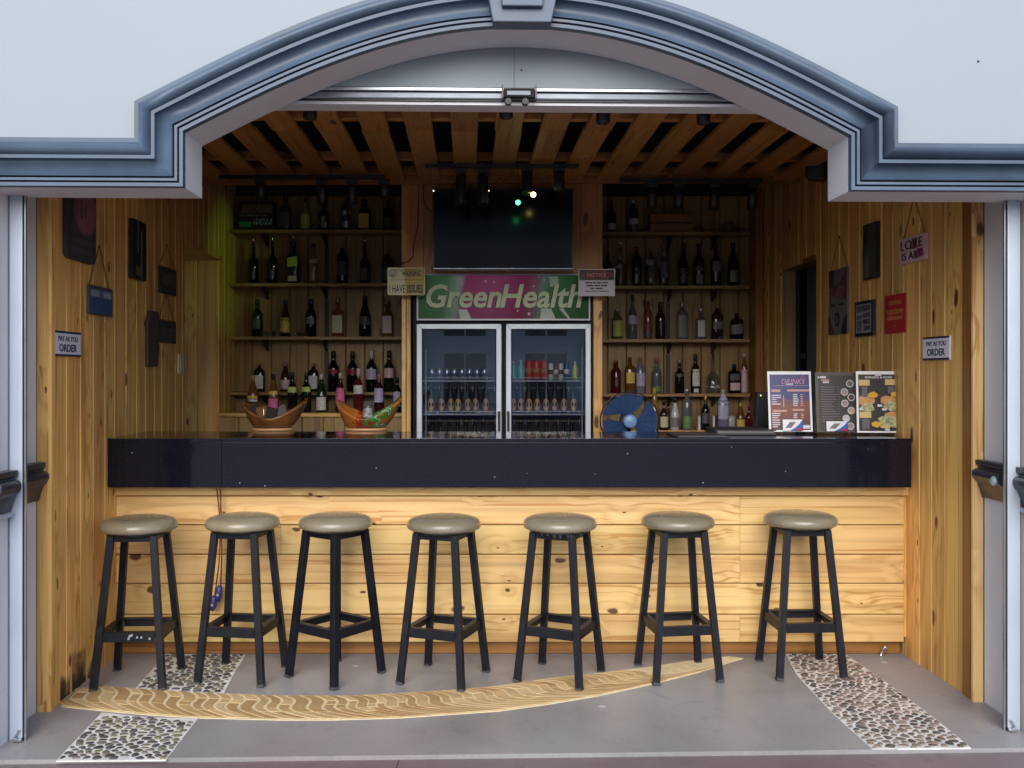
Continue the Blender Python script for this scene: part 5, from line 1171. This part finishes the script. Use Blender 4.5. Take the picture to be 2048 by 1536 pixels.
for px, a, b_, lb in ((922, 350, 411, 'spotlight before the TV at its bowl-side end'), (966, 350, 411, 'spotlight before the TV with small white ring lens'), (1118, 345, 384, 'unlit spotlight before the TV at its fan-side end')): spot(px, a, b_, k2, lb, tilt=-8)
o, h, L_ = spot(1054, 345, 391, k2, 'spotlight before the TV with lit yellow bulb', tilt=-14)
bl = MB().lathe([(-.016, .0), (-.012, .012), (0, .016), (.012, .012), (.016, 0)], 12).build('bulb', YL, o, loc=(.038, -.03, EYE - (391 - CY) / k2 - (TRZ - .0245)))
go = empty('party_light', W(1036, 401, k2 + 2), 0, 'small lit green lamp hanging before the TV', 'lamp')
MB().tube([(0, 0, .02), (0, .002, TRZ - .03 - go.location.z)], .0025, 6).build('wire', BLACK, go); MB().lathe([(.02, .006), (.006, .012), (.0, .012)], 10).build('socket', BLACK, go)
MB().lathe([(0, .010), (-.010, .015), (-.022, .012), (-.028, .0)], 12).build('bulb', GLN, go)
gl = bpy.data.lights.new('green_beam', 'SPOT'); gl.energy = 9; gl.color = (.42, 1, .14); gl.spot_size = R(27); gl.spot_blend = .8; gl.shadow_soft_size = .02
glo = bpy.data.objects.new('green_beam', gl); COL.objects.link(glo); glo.parent = go; glo.location = (-.03, 0, -.05)
tgt = Vector((-2.12, 7.25, 2.25)) - go.location - glo.location; glo.rotation_euler = tgt.to_track_quat('-Z', 'Y').to_euler()
k3 = track(1240, 1525, 360, 'black light track over the fan-side bottle shelves')
for px, a, b_, lb in ((1305, 384, 417, 'spotlight over the wooden crate nearest the upright'), (1358, 386, 416, 'spotlight over the middle of wooden crate'), (1429, 386, 419, 'spotlight between wooden crate and pink bag'), (1506, 384, 418, 'spotlight at the plank wall end of fan-side track')): spot(px, a, b_, k3, lb)
KFR = 424
for px, b_, lb in ((620, 238, 'black cylinder downlight nearest the oval sign end'), (1012, 236, 'black cylinder downlight above the TV behind the header'), (1206, 247, 'black cylinder downlight over the notice sign'), (1407, 248, 'black cylinder downlight towards the red poster wall')):
    zb2 = EYE - (b_ - CY) / KFR; o = empty('downlight', ((px - CX) / KFR, F / KFR, SLZ - .0245), 0, lb, 'downlight', 'black cylinder downlights under the front slats'); L_ = SLZ - .0245 - zb2
    MB().lathe([(0, .030), (-.006, .033), (-L_ + .004, .033), (-L_, .030)], 16).build('housing', BLACK, o); MB().lathe([(-L_ - .0005, .025), (-L_ - .001, 0)], 14).build('lens', LENS, o)

# ------------------------------------------------------------------ things on the counter
def on_counter(px, py): k = (py - CY) / (EYE - CZ); return Vector(((px - CX) / k, F / k, CZ)), k
STICK_B = mat('sticker_blue', (.02, .10, .42), .35); STICK_R = mat('sticker_red', (.36, .01, .06), .35); STICK_W = mat('sticker_white', (.72, .73, .76), .35)
def menu(px0, px1, py0, py1, py1b, label, frame, sheet, tilt, rz):
    p, k = on_counter((px0 + px1) / 2, py1b); w = (px1 - px0) / k / 2; h = (py1 - py0) / k / 2
    o = empty('menu_stand', p + Vector((0, 0, .0005)), R(rz), label, 'menu')
    s = empty('menu_sheet', (0, 0, h + .012), parent=o); s.rotation_euler = (R(tilt), 0, 0)
    board(w, h, .004, None, 0).build('border', frame, s); 
    rect(s, 0, -.004, 2 * w - .022 if frame.name == 'white_card' else 2 * w - .03, 2 * h - .026, sheet, -.0002, 'print_ground')
    ac = MB(); ac.box(-w * 1.02, w * 1.02, .0002, .09, 0, .004); ac.box(-w * 1.02, w * 1.02, .006, .010, .0042, h * 1.0); ac.build('acrylic_foot', glass('acrylic_' + label[:5], (.9, .92, .95), .02), o)
    return o, s, w, h
def rsheet(s, w, h, u0, v0, u1, v1, m, y=-.0012, name='printed_block'):
    """u,v run 0..1 from the upper corner nearest the fan."""
    rect(s, (-1 + (u0 + u1)) * w, (1 - (v0 + v1)) * h, (u1 - u0) * 2 * w, (v1 - v0) * 2 * h, m, y, name)
def sticker(s, w, h, u0, v0, u1, v1):
    X = lambda u: (-1 + 2 * u) * w; Z = lambda v: (1 - 2 * v) * h
    MB().prism([(X(u0), Z(v1)), (X(u1), Z(v1)), (X(u1), Z(v0)), (X(u0), Z(v0))], -.012, -.009, axis='Y').build('sticker_card', STICK_W, s)
    um = u0 + .55 * (u1 - u0); pts = [(u1, v0), (u1, v1), (um, v1), (u0 + .35 * (u1 - u0), v1), (u0 + .62 * (u1 - u0), v0 + .72 * (v1 - v0)), (u0 + .84 * (u1 - u0), v0 + .38 * (v1 - v0))]
    MB().prism([(X(a), Z(b_)) for a, b_ in pts], -.0135, -.0122, axis='Y').build('blue_swoosh', STICK_B, s)
    MB().prism([(X(a), Z(b_)) for a, b_ in [(um + .1 * (u1 - u0), v0 + .80 * (v1 - v0)), (u1, v0 + .74 * (v1 - v0)), (u1, v1), (um + .1 * (u1 - u0), v1)]], -.0150, -.0137, axis='Y').build('red_block', STICK_R, s)
    mk = mat('sticker_mark', (.10, .06, .09), .5)
    for t_ in (.0, .1, .2): MB().prism([(X(u0 + (.12 + t_) * (u1 - u0)), Z(v0 + .75 * (v1 - v0))), (X(u0 + (.2 + t_) * (u1 - u0)), Z(v0 + .75 * (v1 - v0))), (X(u0 + (.45 + t_) * (u1 - u0)), Z(v0 + .22 * (v1 - v0))), (X(u0 + (.37 + t_) * (u1 - u0)), Z(v0 + .22 * (v1 - v0)))], -.0135, -.0122, axis='Y').build('printed_mark', mk, s)
CARD = mat('white_card', (.84, .84, .86), .4, var=.02)
def grad(name, stops):
    m, nt, b = nodes_of(name); N, L = nt.nodes, nt.links; tc = N.new('ShaderNodeTexCoord'); sp = N.new('ShaderNodeSeparateXYZ'); L.new(tc.outputs['Object'], sp.inputs[0])
    nz = N.new('ShaderNodeTexNoise'); nz.inputs['Scale'].default_value = 25; L.new(tc.outputs['Object'], nz.inputs['Vector'])
    a = N.new('ShaderNodeMath'); a.operation = 'MULTIPLY_ADD'; a.inputs[1].default_value = .08; L.new(nz.outputs['Fac'], a.inputs[0]); L.new(sp.outputs[2], a.inputs[2])
    mr = N.new('ShaderNodeMapRange'); mr.inputs[1].default_value = -.12; mr.inputs[2].default_value = .20; L.new(a.outputs[0], mr.inputs[0]); r = ramp(nt, stops); L.new(mr.outputs[0], r.inputs[0]); L.new(r.outputs[0], b.inputs['Base Color']); inp(b, 'Roughness', .3); MATS[name] = m; return m
INKW = mat('print_white', (.62, .60, .66), .5, var=.05); INKP = mat('print_pink', (.45, .22, .34), .5); INKO = mat('print_salmon', (.55, .30, .24), .5); INKC = mat('print_copper', (.38, .12, .06), .5)
o, s, w, h = menu(1536, 1624, 745, 866, 868, 'white framed navy and copper drinks menu nearest the speaker', CARD, grad('drinks_print', [(0, (.05, .02, .03)), (.25, (.17, .05, .04)), (.45, (.20, .07, .05)), (.55, (.05, .05, .16)), (.8, (.045, .05, .17)), (1, (.06, .05, .15))]), -6, 2)
text(s, 'DRINKS', .02, h * .66, w * 1.1, h * .17, -.0012, INKP, shear=.25, bold=.01); rsheet(s, w, h, .42, .205, .58, .222, INKW); rsheet(s, w, h, .12, .235, .92, .243, INKP)
rsheet(s, w, h, .08, .30, .28, .345, INKO); rsheet(s, w, h, .44, .30, .95, .335, INKO); rsheet(s, w, h, .10, .64, .42, .672, INKO); rsheet(s, w, h, .55, .625, .82, .655, INKO)
rm = random.Random(2)
for v in [.39, .425, .46, .5, .535] + [.69, .725, .76, .80, .84, .875, .91]: rsheet(s, w, h, .08, v, .08 + rm.uniform(.10, .22), v + .016, INKW)
for v in [.38, .41, .44, .47, .5, .53, .56, .7, .73, .76]: rsheet(s, w, h, .57, v, .57 + rm.uniform(.08, .13), v + .014, INKW); rsheet(s, w, h, .74, v, .80, v + .014, INKO)
rsheet(s, w, h, .34, .40, .362, .60, INKO); rsheet(s, w, h, .78, .89, .94, .95, INKW)
MB().prism([(-w * .55, -h * .60), (w * .7, -h * .65), (w * .6, -h * .05), (w * .2, -h * .02), (-w * .45, -h * .18)], -.0007, -.0003, axis='Y').build('printed_glass', INKC, s)
for i in range(5): MB().tube([(w * (.5 + .05 * i), -.001, h * (.72 + .02 * i)), (w * (.62 + .03 * i), -.001, h * (.9 - .03 * i))], .0018, 4).build('printed_stroke', INKP, s)
sticker(s, w, h, .30, .80, .76, .985)
o, s, w, h = menu(1632, 1714, 748, 868, 869, 'dark brown food menu with column of round dish pictures', mat('brown_border', (.085, .065, .06), .4), mat('charcoal_print', (.030, .026, .026), .35, var=.2), -6, 0)
rsheet(s, w, h, .06, .07, .10, .10, INKW); rsheet(s, w, h, .12, .065, .26, .10, INKW); rsheet(s, w, h, .15, .12, .34, .145, INKO); rsheet(s, w, h, .18, .155, .33, .18, INKW)
MAUVE = mat('print_mauve', (.16, .12, .15), .5)
for i in range(15):
    v = .24 + .041 * i; rsheet(s, w, h, .13, v, .13 + rm.uniform(.25, .45), v + .012, MAUVE); rsheet(s, w, h, .53, v, .58, v + .010, MAUVE)
for u, v, c in ((.84, .19, 0), (.70, .33, 1), (.86, .42, 2), (.70, .52, 1), (.85, .64, 3), (.72, .77, 4), (.82, .90, 1)):
    x, z = (-1 + 2 * u) * w, (1 - 2 * v) * h; disc(s, x, z, .020, mat('plate_white', (.52, .50, .52), .4), -.0012, 'dish_picture'); disc(s, x, z, .015, mat(f'dish_{c}', [(.12, .10, .08), (.28, .22, .20), (.05, .03, .03), (.42, .28, .17), (.48, .50, .54)][c], .4, var=.35, scale=60), -.0021, 'dish_picture')
sticker(s, w, h, .22, .82, .74, .985)
o, s, w, h = menu(1714, 1802, 745, 868, 870, 'white framed black menu with burger pictures beside the plank wall', CARD, mat('black_print_ground', (.022, .018, .022), .3, var=.2), -4, -4)
rsheet(s, w, h, .42, .03, .56, .075, INKW)
text(s, 'BURGERS & MORE', .0, h * .80, w * 1.2, h * .07, -.0012, INKW, bold=.02)
LEM = mat('print_lemon', (.60, .46, .18), .5, var=.1); YEL = mat('print_yellow', (.68, .38, .03), .5, var=.1); BUN = mat('print_bun', (.58, .28, .10), .5, var=.15, scale=30); SAL = mat('print_salad', (.40, .42, .22), .5, var=.5, scale=60); GRY = mat('print_grey', (.12, .11, .13), .5)
for a in ((.06, .14, .30, .235), (.64, .13, .90, .225), (.06, .66, .32, .76)): rsheet(s, w, h, *a, LEM)
for a in ((.12, .25, .24, .42), (.70, .25, .84, .36), (.12, .78, .28, .94)): rsheet(s, w, h, *a, GRY)
def blob(u, v, ru, rv, m_, y, seed):
    q = random.Random(seed); pts = []
    for i in range(14): a = 2 * math.pi * i / 14; f_ = q.uniform(.82, 1.12); pts.append(((-1 + 2 * (u + ru * f_ * math.cos(a))) * w, (1 - 2 * (v + rv * f_ * math.sin(a))) * h))
    pts = [(max(-w + .013, min(w - .013, a)), max(-h + .013, b_)) for a, b_ in pts]
    MB().prism(pts, y - .0006, y, axis='Y').build('printed_burger', m_, s)
for i, a in enumerate(((.20, .48, .20, .09, BUN), (.24, .59, .16, .075, SAL), (.70, .47, .18, .075, BUN), (.78, .57, .20, .08, SAL), (.80, .71, .18, .06, BUN), (.70, .80, .24, .08, SAL), (.86, .86, .12, .07, SAL), (.62, .90, .14, .03, LEM))): blob(*a[:4], a[4], -.0012 - .0008 * i, i)
for i, (u, v) in enumerate(((.36, .385), (.86, .375), (.42, .865))): blob(u, v, .11, .05, YEL, -.008 - .0004 * i, 20 + i)
for u, v in ((.06, .62), (.96, .55), (.6, .62), (.5, .56), (.66, .95)): rsheet(s, w, h, max(.05, u - .05), v - .02, min(.94, u + .05), v + .02, INKW, -.0095)

# dark folders lying on the counter
for px0, px1, py0, py1, lb, rz in ((1420, 1538, 861, 871, 'thick dark menu folder lying flat before the speaker', -2), (1344, 1444, 867, 875, 'thin dark tray lying at the counter front edge', 1)):
    p, k = on_counter((px0 + px1) / 2, (py0 + py1) / 2 + 1); pa, ka = on_counter(px0, py1); pb, kb = on_counter(px0, py0)
    o = empty('menu_folder', p + Vector((0, 0, .0008)), R(rz), lb, 'folder'); w = (px1 - px0) / k / 2; d = min(.16, (F / kb - F / ka) / 2)
    FOL = mat('dark_folder', (.03, .03, .036), .45, var=.1)
    MB().box(-w, w, -d, d, 0, .008 if 'thin' in lb else .012).build('cover', FOL, o, bevel=.003)
    if 'thick' in lb:
        MB().box(-w + .012, w - .012, -d + .006, d - .006, .0125, .022).build('pages', mat('grey_pages', (.15, .14, .14), .6), o); MB().box(-w, w, -d, d, .0225, .028).build('cover', FOL, o, bevel=.003)
    else:
        MB().box(-w + .01, w - .01, -d + .01, d - .01, .0083, .010).build('inset', mat('tray_grey', (.07, .07, .078), .3), o)
# wooden boat bowls on round boards
BOWLW = mat('varnished_wood', (.16, .065, .02), .18, var=.5, scale=9, coat=.7); BOWLI = mat('varnished_wood_dark', (.16, .06, .02), .3, var=.3)
def boat_bowl(px, py, label, seed, painted):
    p, k = on_counter(px, py); o = empty('boat_bowl', p + Vector((0, 0, .0005)), R(0), label, 'bowl')
    MB().lathe([(0, .118), (.003, .125), (.013, .125), (.016, .120)], 28, flat=.72).build('round_board', mat('pale_board', (.45, .24, .12), .4, var=.15), o)
    mb = MB(); nu, nv = 26, 9; zr0 = .0165
    def P(u, v, th):
        # u round the rim, v from foot to rim
        a = 2 * math.pi * u; ca, sa = math.cos(a), math.sin(a); t = v ** .75
        flare = .098 + (.066 + .022 * (ca if ca > 0 else -ca * .2)) * t - th
        x = flare * ca * (1 + .10 * (ca > 0) * t); y = (.068 + .055 * t - th) * sa
        rim = .050 + .078 * abs(ca) ** 1.5 + (.028 if ca > 0 else .006) * abs(ca) ** 3 + (.022 if sa > 0 else 0)
        return (x, y, zr0 + th * .8 + (rim - th * .8 * (1 - v)) * v ** 1.35)
    for th in (0, .007):
        base = len(mb.v)
        for j in range(nv + 1):
            for i in range(nu): mb.v.append(P(i / nu, j / nv, th))
        for j in range(nv):
            for i in range(nu): q = (base + j * nu + i, base + j * nu + (i + 1) % nu, base + (j + 1) * nu + (i + 1) % nu, base + (j + 1) * nu + i); mb.f.append(q if th == 0 else q[::-1]); mb.sm.append(True)
        mb.f.append(tuple(base + i for i in range(nu))[::-1] if th == 0 else tuple(base + i for i in range(nu))); mb.sm.append(False)
    n0 = nv * nu; n1 = (nv + 1) * nu + nv * nu
    for i in range(nu): mb.f.append((n0 + i, n0 + (i + 1) % nu, n1 + (i + 1) % nu, n1 + i)); mb.sm.append(False)
    mb.build('bowl_shell', painted or BOWLW, o)
    return o, p, k
o1, p, k = boat_bowl(545, 861, 'plain varnished wooden boat shaped bowl with a small spoon', 1, None)
sp_ = empty('small_spoon', p + Vector((-.035, -.062, .10)), 0, 'small silver spoon leaning in the plain wooden bowl', 'spoon')
MB().tube([(0, 0, -.045), (0, .004, .03), (.002, .006, .035)], .0028, 6).build('stem', CHROME, sp_); MB().lathe([(-.012, 0), (-.008, .008), (0, .010), (.008, .007), (.012, 0)], 10, flat=.4).build('spoon_bowl', CHROME, sp_, loc=(0, -.001, -.052))
m, nt, b = nodes_of('painted_bowl'); N, L = nt.nodes, nt.links; tc = N.new('ShaderNodeTexCoord'); nz = N.new('ShaderNodeTexNoise'); nz.inputs['Scale'].default_value = 11; nz.inputs['Detail'].default_value = 1; nz.inputs['Distortion'].default_value = 1.5; L.new(tc.outputs['Object'], nz.inputs['Vector'])
sp = N.new('ShaderNodeSeparateXYZ'); L.new(tc.outputs['Object'], sp.inputs[0]); ma = N.new('ShaderNodeMath'); ma.operation = 'MULTIPLY_ADD'; ma.inputs[1].default_value = 3.2; ma.inputs[2].default_value = .0; L.new(sp.outputs[0], ma.inputs[0])
ad = N.new('ShaderNodeMath'); ad.operation = 'ADD'; L.new(ma.outputs[0], ad.inputs[0]); L.new(nz.outputs['Fac'], ad.inputs[1])
r = ramp(nt, [(0, (.34, .11, .02)), (.28, (.40, .14, .03)), (.30, (.30, .03, .012)), (.58, (.26, .03, .012)), (.62, (.14, .07, .03)), (.66, (.04, .20, .03)), (.80, (.06, .24, .05)), (.83, (.50, .50, .44)), (.86, (.05, .16, .03)), (1, (.36, .12, .03))]); r.color_ramp.interpolation = 'LINEAR'; L.new(ad.outputs[0], r.inputs[0]); L.new(r.outputs[0], b.inputs['Base Color']); inp(b, 'Roughness', .25); inp(b, 'Coat Weight', .4)
PK = [mat('dark_wrapper', (.03, .022, .02), .8, var=.3, spec=.1), mat('silver_wrapper', (.10, .085, .08), .7, spec=.15), mat('brown_wrapper', (.16, .075, .03), .8, var=.3, spec=.1)]
for i, (dx, dz, a, b_, lb) in enumerate(((-.125, .115, 25, 0, 'dark snack packet leaning at the low tip of the plain wooden bowl'), (-.075, .10, -12, 2, 'brown snack packet next to the spoon in the plain wooden bowl'), (.07, .105, -28, 1, 'silvery snack packet leaning at the tall tip of plain wooden bowl'), (.0, .095, 8, 0, 'dark snack packet behind the spoon in the plain wooden bowl'))):
    q = empty('snack_packet', p + Vector((dx * .8, .01 - .01 * i, dz)), 0, lb, 'packet'); q.rotation_euler = (R(-15), R(a), 0)
    MB().prism([(-.03, -.038), (.03, -.038), (.034, -.03), (.029, 0), (.034, .03), (.03, .038), (-.03, .038), (-.034, .03), (-.029, 0), (-.034, -.03)], -.007, .007, axis='Y').build('packet_body', PK[b_], q, bevel=.005)
o2, p, k = boat_bowl(732, 861, 'boat shaped bowl painted orange, red and green', 2, m)
gs = empty('tall_glass', p + Vector((.012, -.005, .03)), 0, 'tall clear drinking glass standing in the painted bowl', 'glass')
MB().lathe([(0, .022), (.004, .026), (.14, .030), (.141, .028), (.008, .024), (.007, 0)], 18).build('glass_body', GL['clear'], gs); MB().lathe([(.045, .0285), (.10, .0296)], 18, a0=R(200), a1=R(340)).build('glass_print', print_mat('glass_print', (.10, .10, .10), (.5, .5, .48), 90, .6), gs)

# ------------------------------------------------------------------ behind the counter: fan, speaker, bench
wb = empty('work_bench', (0.6, 5.72, 0), 0, 'dark work bench behind the counter carrying fan and speaker', 'bench')
MB().box(-.1, 1.36, 0, .5, .96, .99).build('bench_top', mat('bench_dark', (.03, .028, .028), .5), wb); 
for x in (-.08, 1.30):
    for y in (.02, .44): MB().box(x, x + .04, y, y + .04, 0, .96).build('leg', BLACK, wb)
KFAN = 325.0; fp = W(1259, 842, KFAN)
fan = empty('desk_fan', (fp.x, fp.y, .991), 0, 'blue bladed fan with black wire cage standing behind the counter', 'fan'); fzc = fp.z - .991
FB = mat('fan_blue', (.018, .045, .13), .7, var=.05, spec=.2); FH = mat('fan_hub_blue', (.13, .25, .46), .35, var=.03)
bl_ = bpy.data.objects.new('blades', None); 
for i in range(3):
    mb = MB(); nu, nv = 10, 5; a0 = R(100 + 120 * i)
    for j in range(nv + 1):
        for u in range(nu + 1):
            f_ = j / nv; rad = .04 + .128 * f_; span = R(40) + R(88) * (f_ ** .5) * (1 - .25 * f_ ** 4); aa = a0 + span * (u / nu - .5) + .25 * f_; mb.v.append((rad * math.cos(aa), -.01 + .035 * (u / nu - .5), rad * math.sin(aa)))
    for j in range(nv):
        for u in range(nu): mb.f.append((j * (nu + 1) + u, j * (nu + 1) + u + 1, (j + 1) * (nu + 1) + u + 1, (j + 1) * (nu + 1) + u)); mb.sm.append(True)
    mb.build('blade', FB, fan, loc=(0, 0, fzc))
bpy.data.objects.remove(bl_)
MB().lathe([(.02, .040), (-.035, .044), (-.050, .040), (-.055, .030), (-.057, 0)], 24, axis='Y').build('hub', FH, fan, loc=(0, 0, fzc))
cg = MB()
for rr, yy in ((.180, -.02), (.180, .02), (.17, -.055), (.13, -.068), (.09, -.074)): cg.tube([(rr * math.cos(2 * math.pi * i / 40), yy, rr * math.sin(2 * math.pi * i / 40)) for i in range(40)], .0032 if rr > .175 else .0010, 5, closed=True)
for i in range(18):
    a = 2 * math.pi * i / 18; c_, s__ = math.cos(a), math.sin(a); cg.tube([(.05 * c_, -.074, .05 * s__), (.13 * c_, -.068, .13 * s__), (.18 * c_, -.05, .18 * s__), (.180 * c_, -.02, .180 * s__), (.180 * c_, .02, .180 * s__), (.10 * c_, .07, .10 * s__)], .0008, 4)
cg.build('wire_cage', BLACK, fan, loc=(0, 0, fzc)); MB().lathe([(.02, .05), (.09, .055), (.13, .035)], 16, axis='Y').build('motor', BLACK, fan, loc=(0, 0, fzc)); MB().tube([(0, .07, fzc), (0, .075, .02)], .018, 10).build('neck', BLACK, fan); MB().lathe([(0, .11), (.02, .105), (.03, .04)], 24).build('base', BLACK, fan, loc=(0, .07, 0))
sp1 = W(1525, 866, 330); so_ = empty('black_speaker', (sp1.x, sp1.y, .991), R(-4), 'tall black tapered speaker behind the drinks menu', 'loudspeaker'); hs_ = EYE - (784 - CY) / 330 - .991
MB().prism([(-.058, 0), (.05, 0), (.04, hs_), (-.042, hs_)], -.05, .05, axis='Y').build('cabinet', BLACK, so_, bevel=.005); MB().lathe([(0, .004), (-.003, .003)], 8, axis='Y').build('indicator_light', mat('led_amber', (1, .6, .3), .4, var=0, emit=(1, .6, .3), estr=1.2), so_, loc=(-.02, -.051, hs_ - .02))
for px, py0, py1, lb in ((1397, 832, 862, 'white upright straw box edge beside green bottle'), (1426, 832, 856, 'white upright card edge beside spray bottle')):
    p = W(px, py1, 270); o = empty('upright_card', (p.x, p.y, EZ['fan'] + .001), R(0), lb, 'card'); hh_ = EYE - (py0 - CY) / 270 - EZ['fan']; MB().box(-.008, .008, -.03, .03, 0, hh_).build('card_edge', mat('white_card2', (.68, .66, .64), .5), o); MB().box(.0085, .07, -.028, .03, 0, hh_).build('box_face', DARK_VOID, o)
mg = W(1460, 860, 270); o = empty('white_mug', (mg.x, mg.y, EZ['fan'] + .001), 0, 'pale grey jug standing on the low bench near speaker', 'jug'); hh_ = EYE - (832 - CY) / 270 - EZ['fan']
MB().lathe([(0, .034), (.006, .038), (hh_ * .7, .042), (hh_, .036), (hh_, .032), (hh_ * .7, .037), (.01, .033), (.009, 0)], 18).build('jug_body', GL['white'], o); MB().tube([(.04, 0, hh_ * .85), (.062, 0, hh_ * .7), (.06, 0, hh_ * .35), (.040, 0, hh_ * .2)], .006, 8).build('handle', GL['white'], o)

# ------------------------------------------------------------------ bar stools
VINYL = mat('taupe_vinyl', (.235, .202, .138), .27, var=.10, scale=7, coat=.4, bump=.22, bscale=14, orand=.13)
STEEL = mat('black_painted_steel', (.007, .008, .013), .42, var=.35, scale=14, bump=.15, spec=.28)
STEELB = mat('worn_steel', (.035, .022, .018), .45, var=.4, scale=20)
SCUFF = mat('pale_scuff', (.30, .31, .34), .6, var=.3, scale=50)
SB, STP, SH = .158, .098, .717
def make_stool():
    o = empty('bar_stool'); corners = [(-1, -1), (1, -1), (1, 1), (-1, 1)]
    pr = []
    for i in range(13):
        a = R(90 * i / 12); pr.append((.722 + .040 * math.sin(a) ** .9 + .0, .178 - .178 * (1 - math.cos(a)) ** 1.0 * 1.0 if False else .178 * math.cos(a) ** .45 if i < 12 else 0.0))
    prof = [(z + .022, r) for z, r in [(.698, .150), (.699, .165), (.704, .174), (.713, .179)] + pr]
    MB().lathe(prof, 40).build('seat', VINYL, o)
    MB().lathe([(.710, .150), (.7198, .152)], 32).build('seat_plate', BLACK, o)
    for cx_, cy_ in corners:
        l = MB().bar((cx_ * SB, cy_ * SB, 0), (cx_ * STP, cy_ * STP, SH - .008), .0315, .0315).build('leg', STEEL, o, bevel=.002)
        MB().bar((cx_ * SB, cy_ * SB, -.0005), (cx_ * (SB - .002), cy_ * (SB - .002), .012), .034, .034).build('foot_cap', mat('grey_rubber', (.05, .05, .05), .7), l)
    def at(z): return SB + (STP - SB) * z / SH
    for za, zb2, m_ in ((.222, .266, STEEL),):
        r0 = at((za + zb2) / 2)
        for i in range(4):
            a, b_ = corners[i], corners[(i + 1) % 4]; mid = Vector(((a[0] + b_[0]) / 2, (a[1] + b_[1]) / 2, 0)); d = Vector((b_[0] - a[0], b_[1] - a[1], 0)).normalized(); c = mid * (r0 + .004); hl = r0 - .020
            q = MB(); q.box(-hl, hl, -.003, .003, za, zb2); q.box(-hl, hl, .0032, .026, zb2 - .006, zb2); q.build('footrest_bar', STEEL, o, loc=(c.x, c.y, 0), rot=(0, 0, math.atan2(d.y, d.x)))
    q = MB(); r0 = at(.694)
    for i in range(4):
        a, b_ = corners[i], corners[(i + 1) % 4]; mid = Vector(((a[0] + b_[0]) / 2, (a[1] + b_[1]) / 2, 0)) * r0; d = Vector((b_[0] - a[0], b_[1] - a[1], 0)).normalized(); q.bar(mid - d * (r0 - .019) + Vector((0, 0, .694)), mid + d * (r0 - .019) + Vector((0, 0, .694)), .028, .004, Vector((0, 0, 1)))
    q.build('seat_frame', STEEL, o)
    return o
proto = make_stool()
STOOLS = [
 ([(187, 1385), (322, 1384), (365, 1342), (237, 1345)], 278, 'taupe seated black bar stool with pale scuff marks on its front footrest'),
 ([(397, 1372), (523, 1377), (570, 1337), (448, 1331)], 486, 'taupe seated black bar stool in front of the navy plugs'),
 ([(580, 1358), (672, 1383), (761, 1349), (672, 1325)], 671, 'taupe seated black bar stool turned so one corner leg points forward'),
 ([(800, 1371), (920, 1385), (970, 1348), (857, 1334)], 889, 'taupe seated black bar stool with pale streaks on its seat front'),
 ([(1034, 1367), (1156, 1383), (1202, 1348), (1087, 1331)], 1120, 'taupe seated black bar stool with torn lining under the seat'),
 ([(1311, 1372), (1438, 1365), (1397, 1330), (1280, 1334)], 1355, 'clean taupe seated bar stool with feet on the thin end of wave mosaic'),
 ([(1562, 1364), (1690, 1360), (1640, 1325), (1521, 1325)], 1598, 'taupe seated black bar stool standing partly on the brown pebbles')]
sts = []
for i, (ft, sx0, lb) in enumerate(STOOLS):
    o = proto if i == 0 else copy_tree(proto); P4 = [FLR(a, b_ - 3) for a, b_ in ft]; c = sum(P4, Vector()) / 4
    d1 = P4[1] - P4[0]; d2 = P4[2] - P4[3]; ang = math.atan2(d1.y + d2.y, d1.x + d2.x)
    kseat = F / c.y; sxw = (sx0 - CX) / kseat
    o.location = ((c.x + sxw) / 2, c.y, .0008); o.rotation_euler = (0, 0, ang); tag(o, lb, 'bar stool', 'bar stools lined up along the counter'); sts.append(o)
rs = random.Random(8)
fb = [c for c in sts[0].children if c.name.startswith('footrest_bar')][0]
for i in range(7): MB().box(-.004, .004, -.0045, -.0034, -.005, .005).build('scuff_mark', SCUFF, fb, loc=(.02 + rs.uniform(-.03, .075), -.0006, .244 + rs.uniform(-.012, .012)))
seat4 = [c for c in sts[3].children if c.name.startswith('seat') and 'plate' not in c.name and 'frame' not in c.name][0]
q = MB()
LIN = mat('torn_lining', (.03, .026, .022), .9)
for i in range(16):
    a = R(200 + 140 * i / 16 + rs.uniform(-4, 4)); x, y = .155 * math.cos(a), .155 * math.sin(a); l = rs.uniform(.006, .028); w_ = rs.uniform(.006, .014); t_ = Vector((-math.sin(a), math.cos(a), 0)) * w_
    q.quad([(x - t_.x, y - t_.y, .721), (x + t_.x, y + t_.y, .721), (x + t_.x * .4, y + t_.y * .4, .721 - l), (x - t_.x * .6, y - t_.y * .6, .721 - l * .8)])
lo = q.build('torn_lining', LIN, sts[4]); lo.rotation_euler = (0, 0, -sts[4].rotation_euler.z)
q = MB()
for i in range(9):
    a0 = R(268 + 3.2 * i + rs.uniform(-1, 1)); r_ = .1795; hh_ = rs.uniform(.004, .010)
    q.quad([(r_ * math.cos(a0), r_ * math.sin(a0), .734), (r_ * math.cos(a0 + .014), r_ * math.sin(a0 + .014), .734), (r_ * math.cos(a0 + .014), r_ * math.sin(a0 + .014), .734 + hh_), (r_ * math.cos(a0), r_ * math.sin(a0), .734 + hh_)])
po = q.build('pale_streak', SCUFF, sts[3]); po.rotation_euler = (0, 0, -sts[3].rotation_euler.z)
bpy.context.view_layer.update()
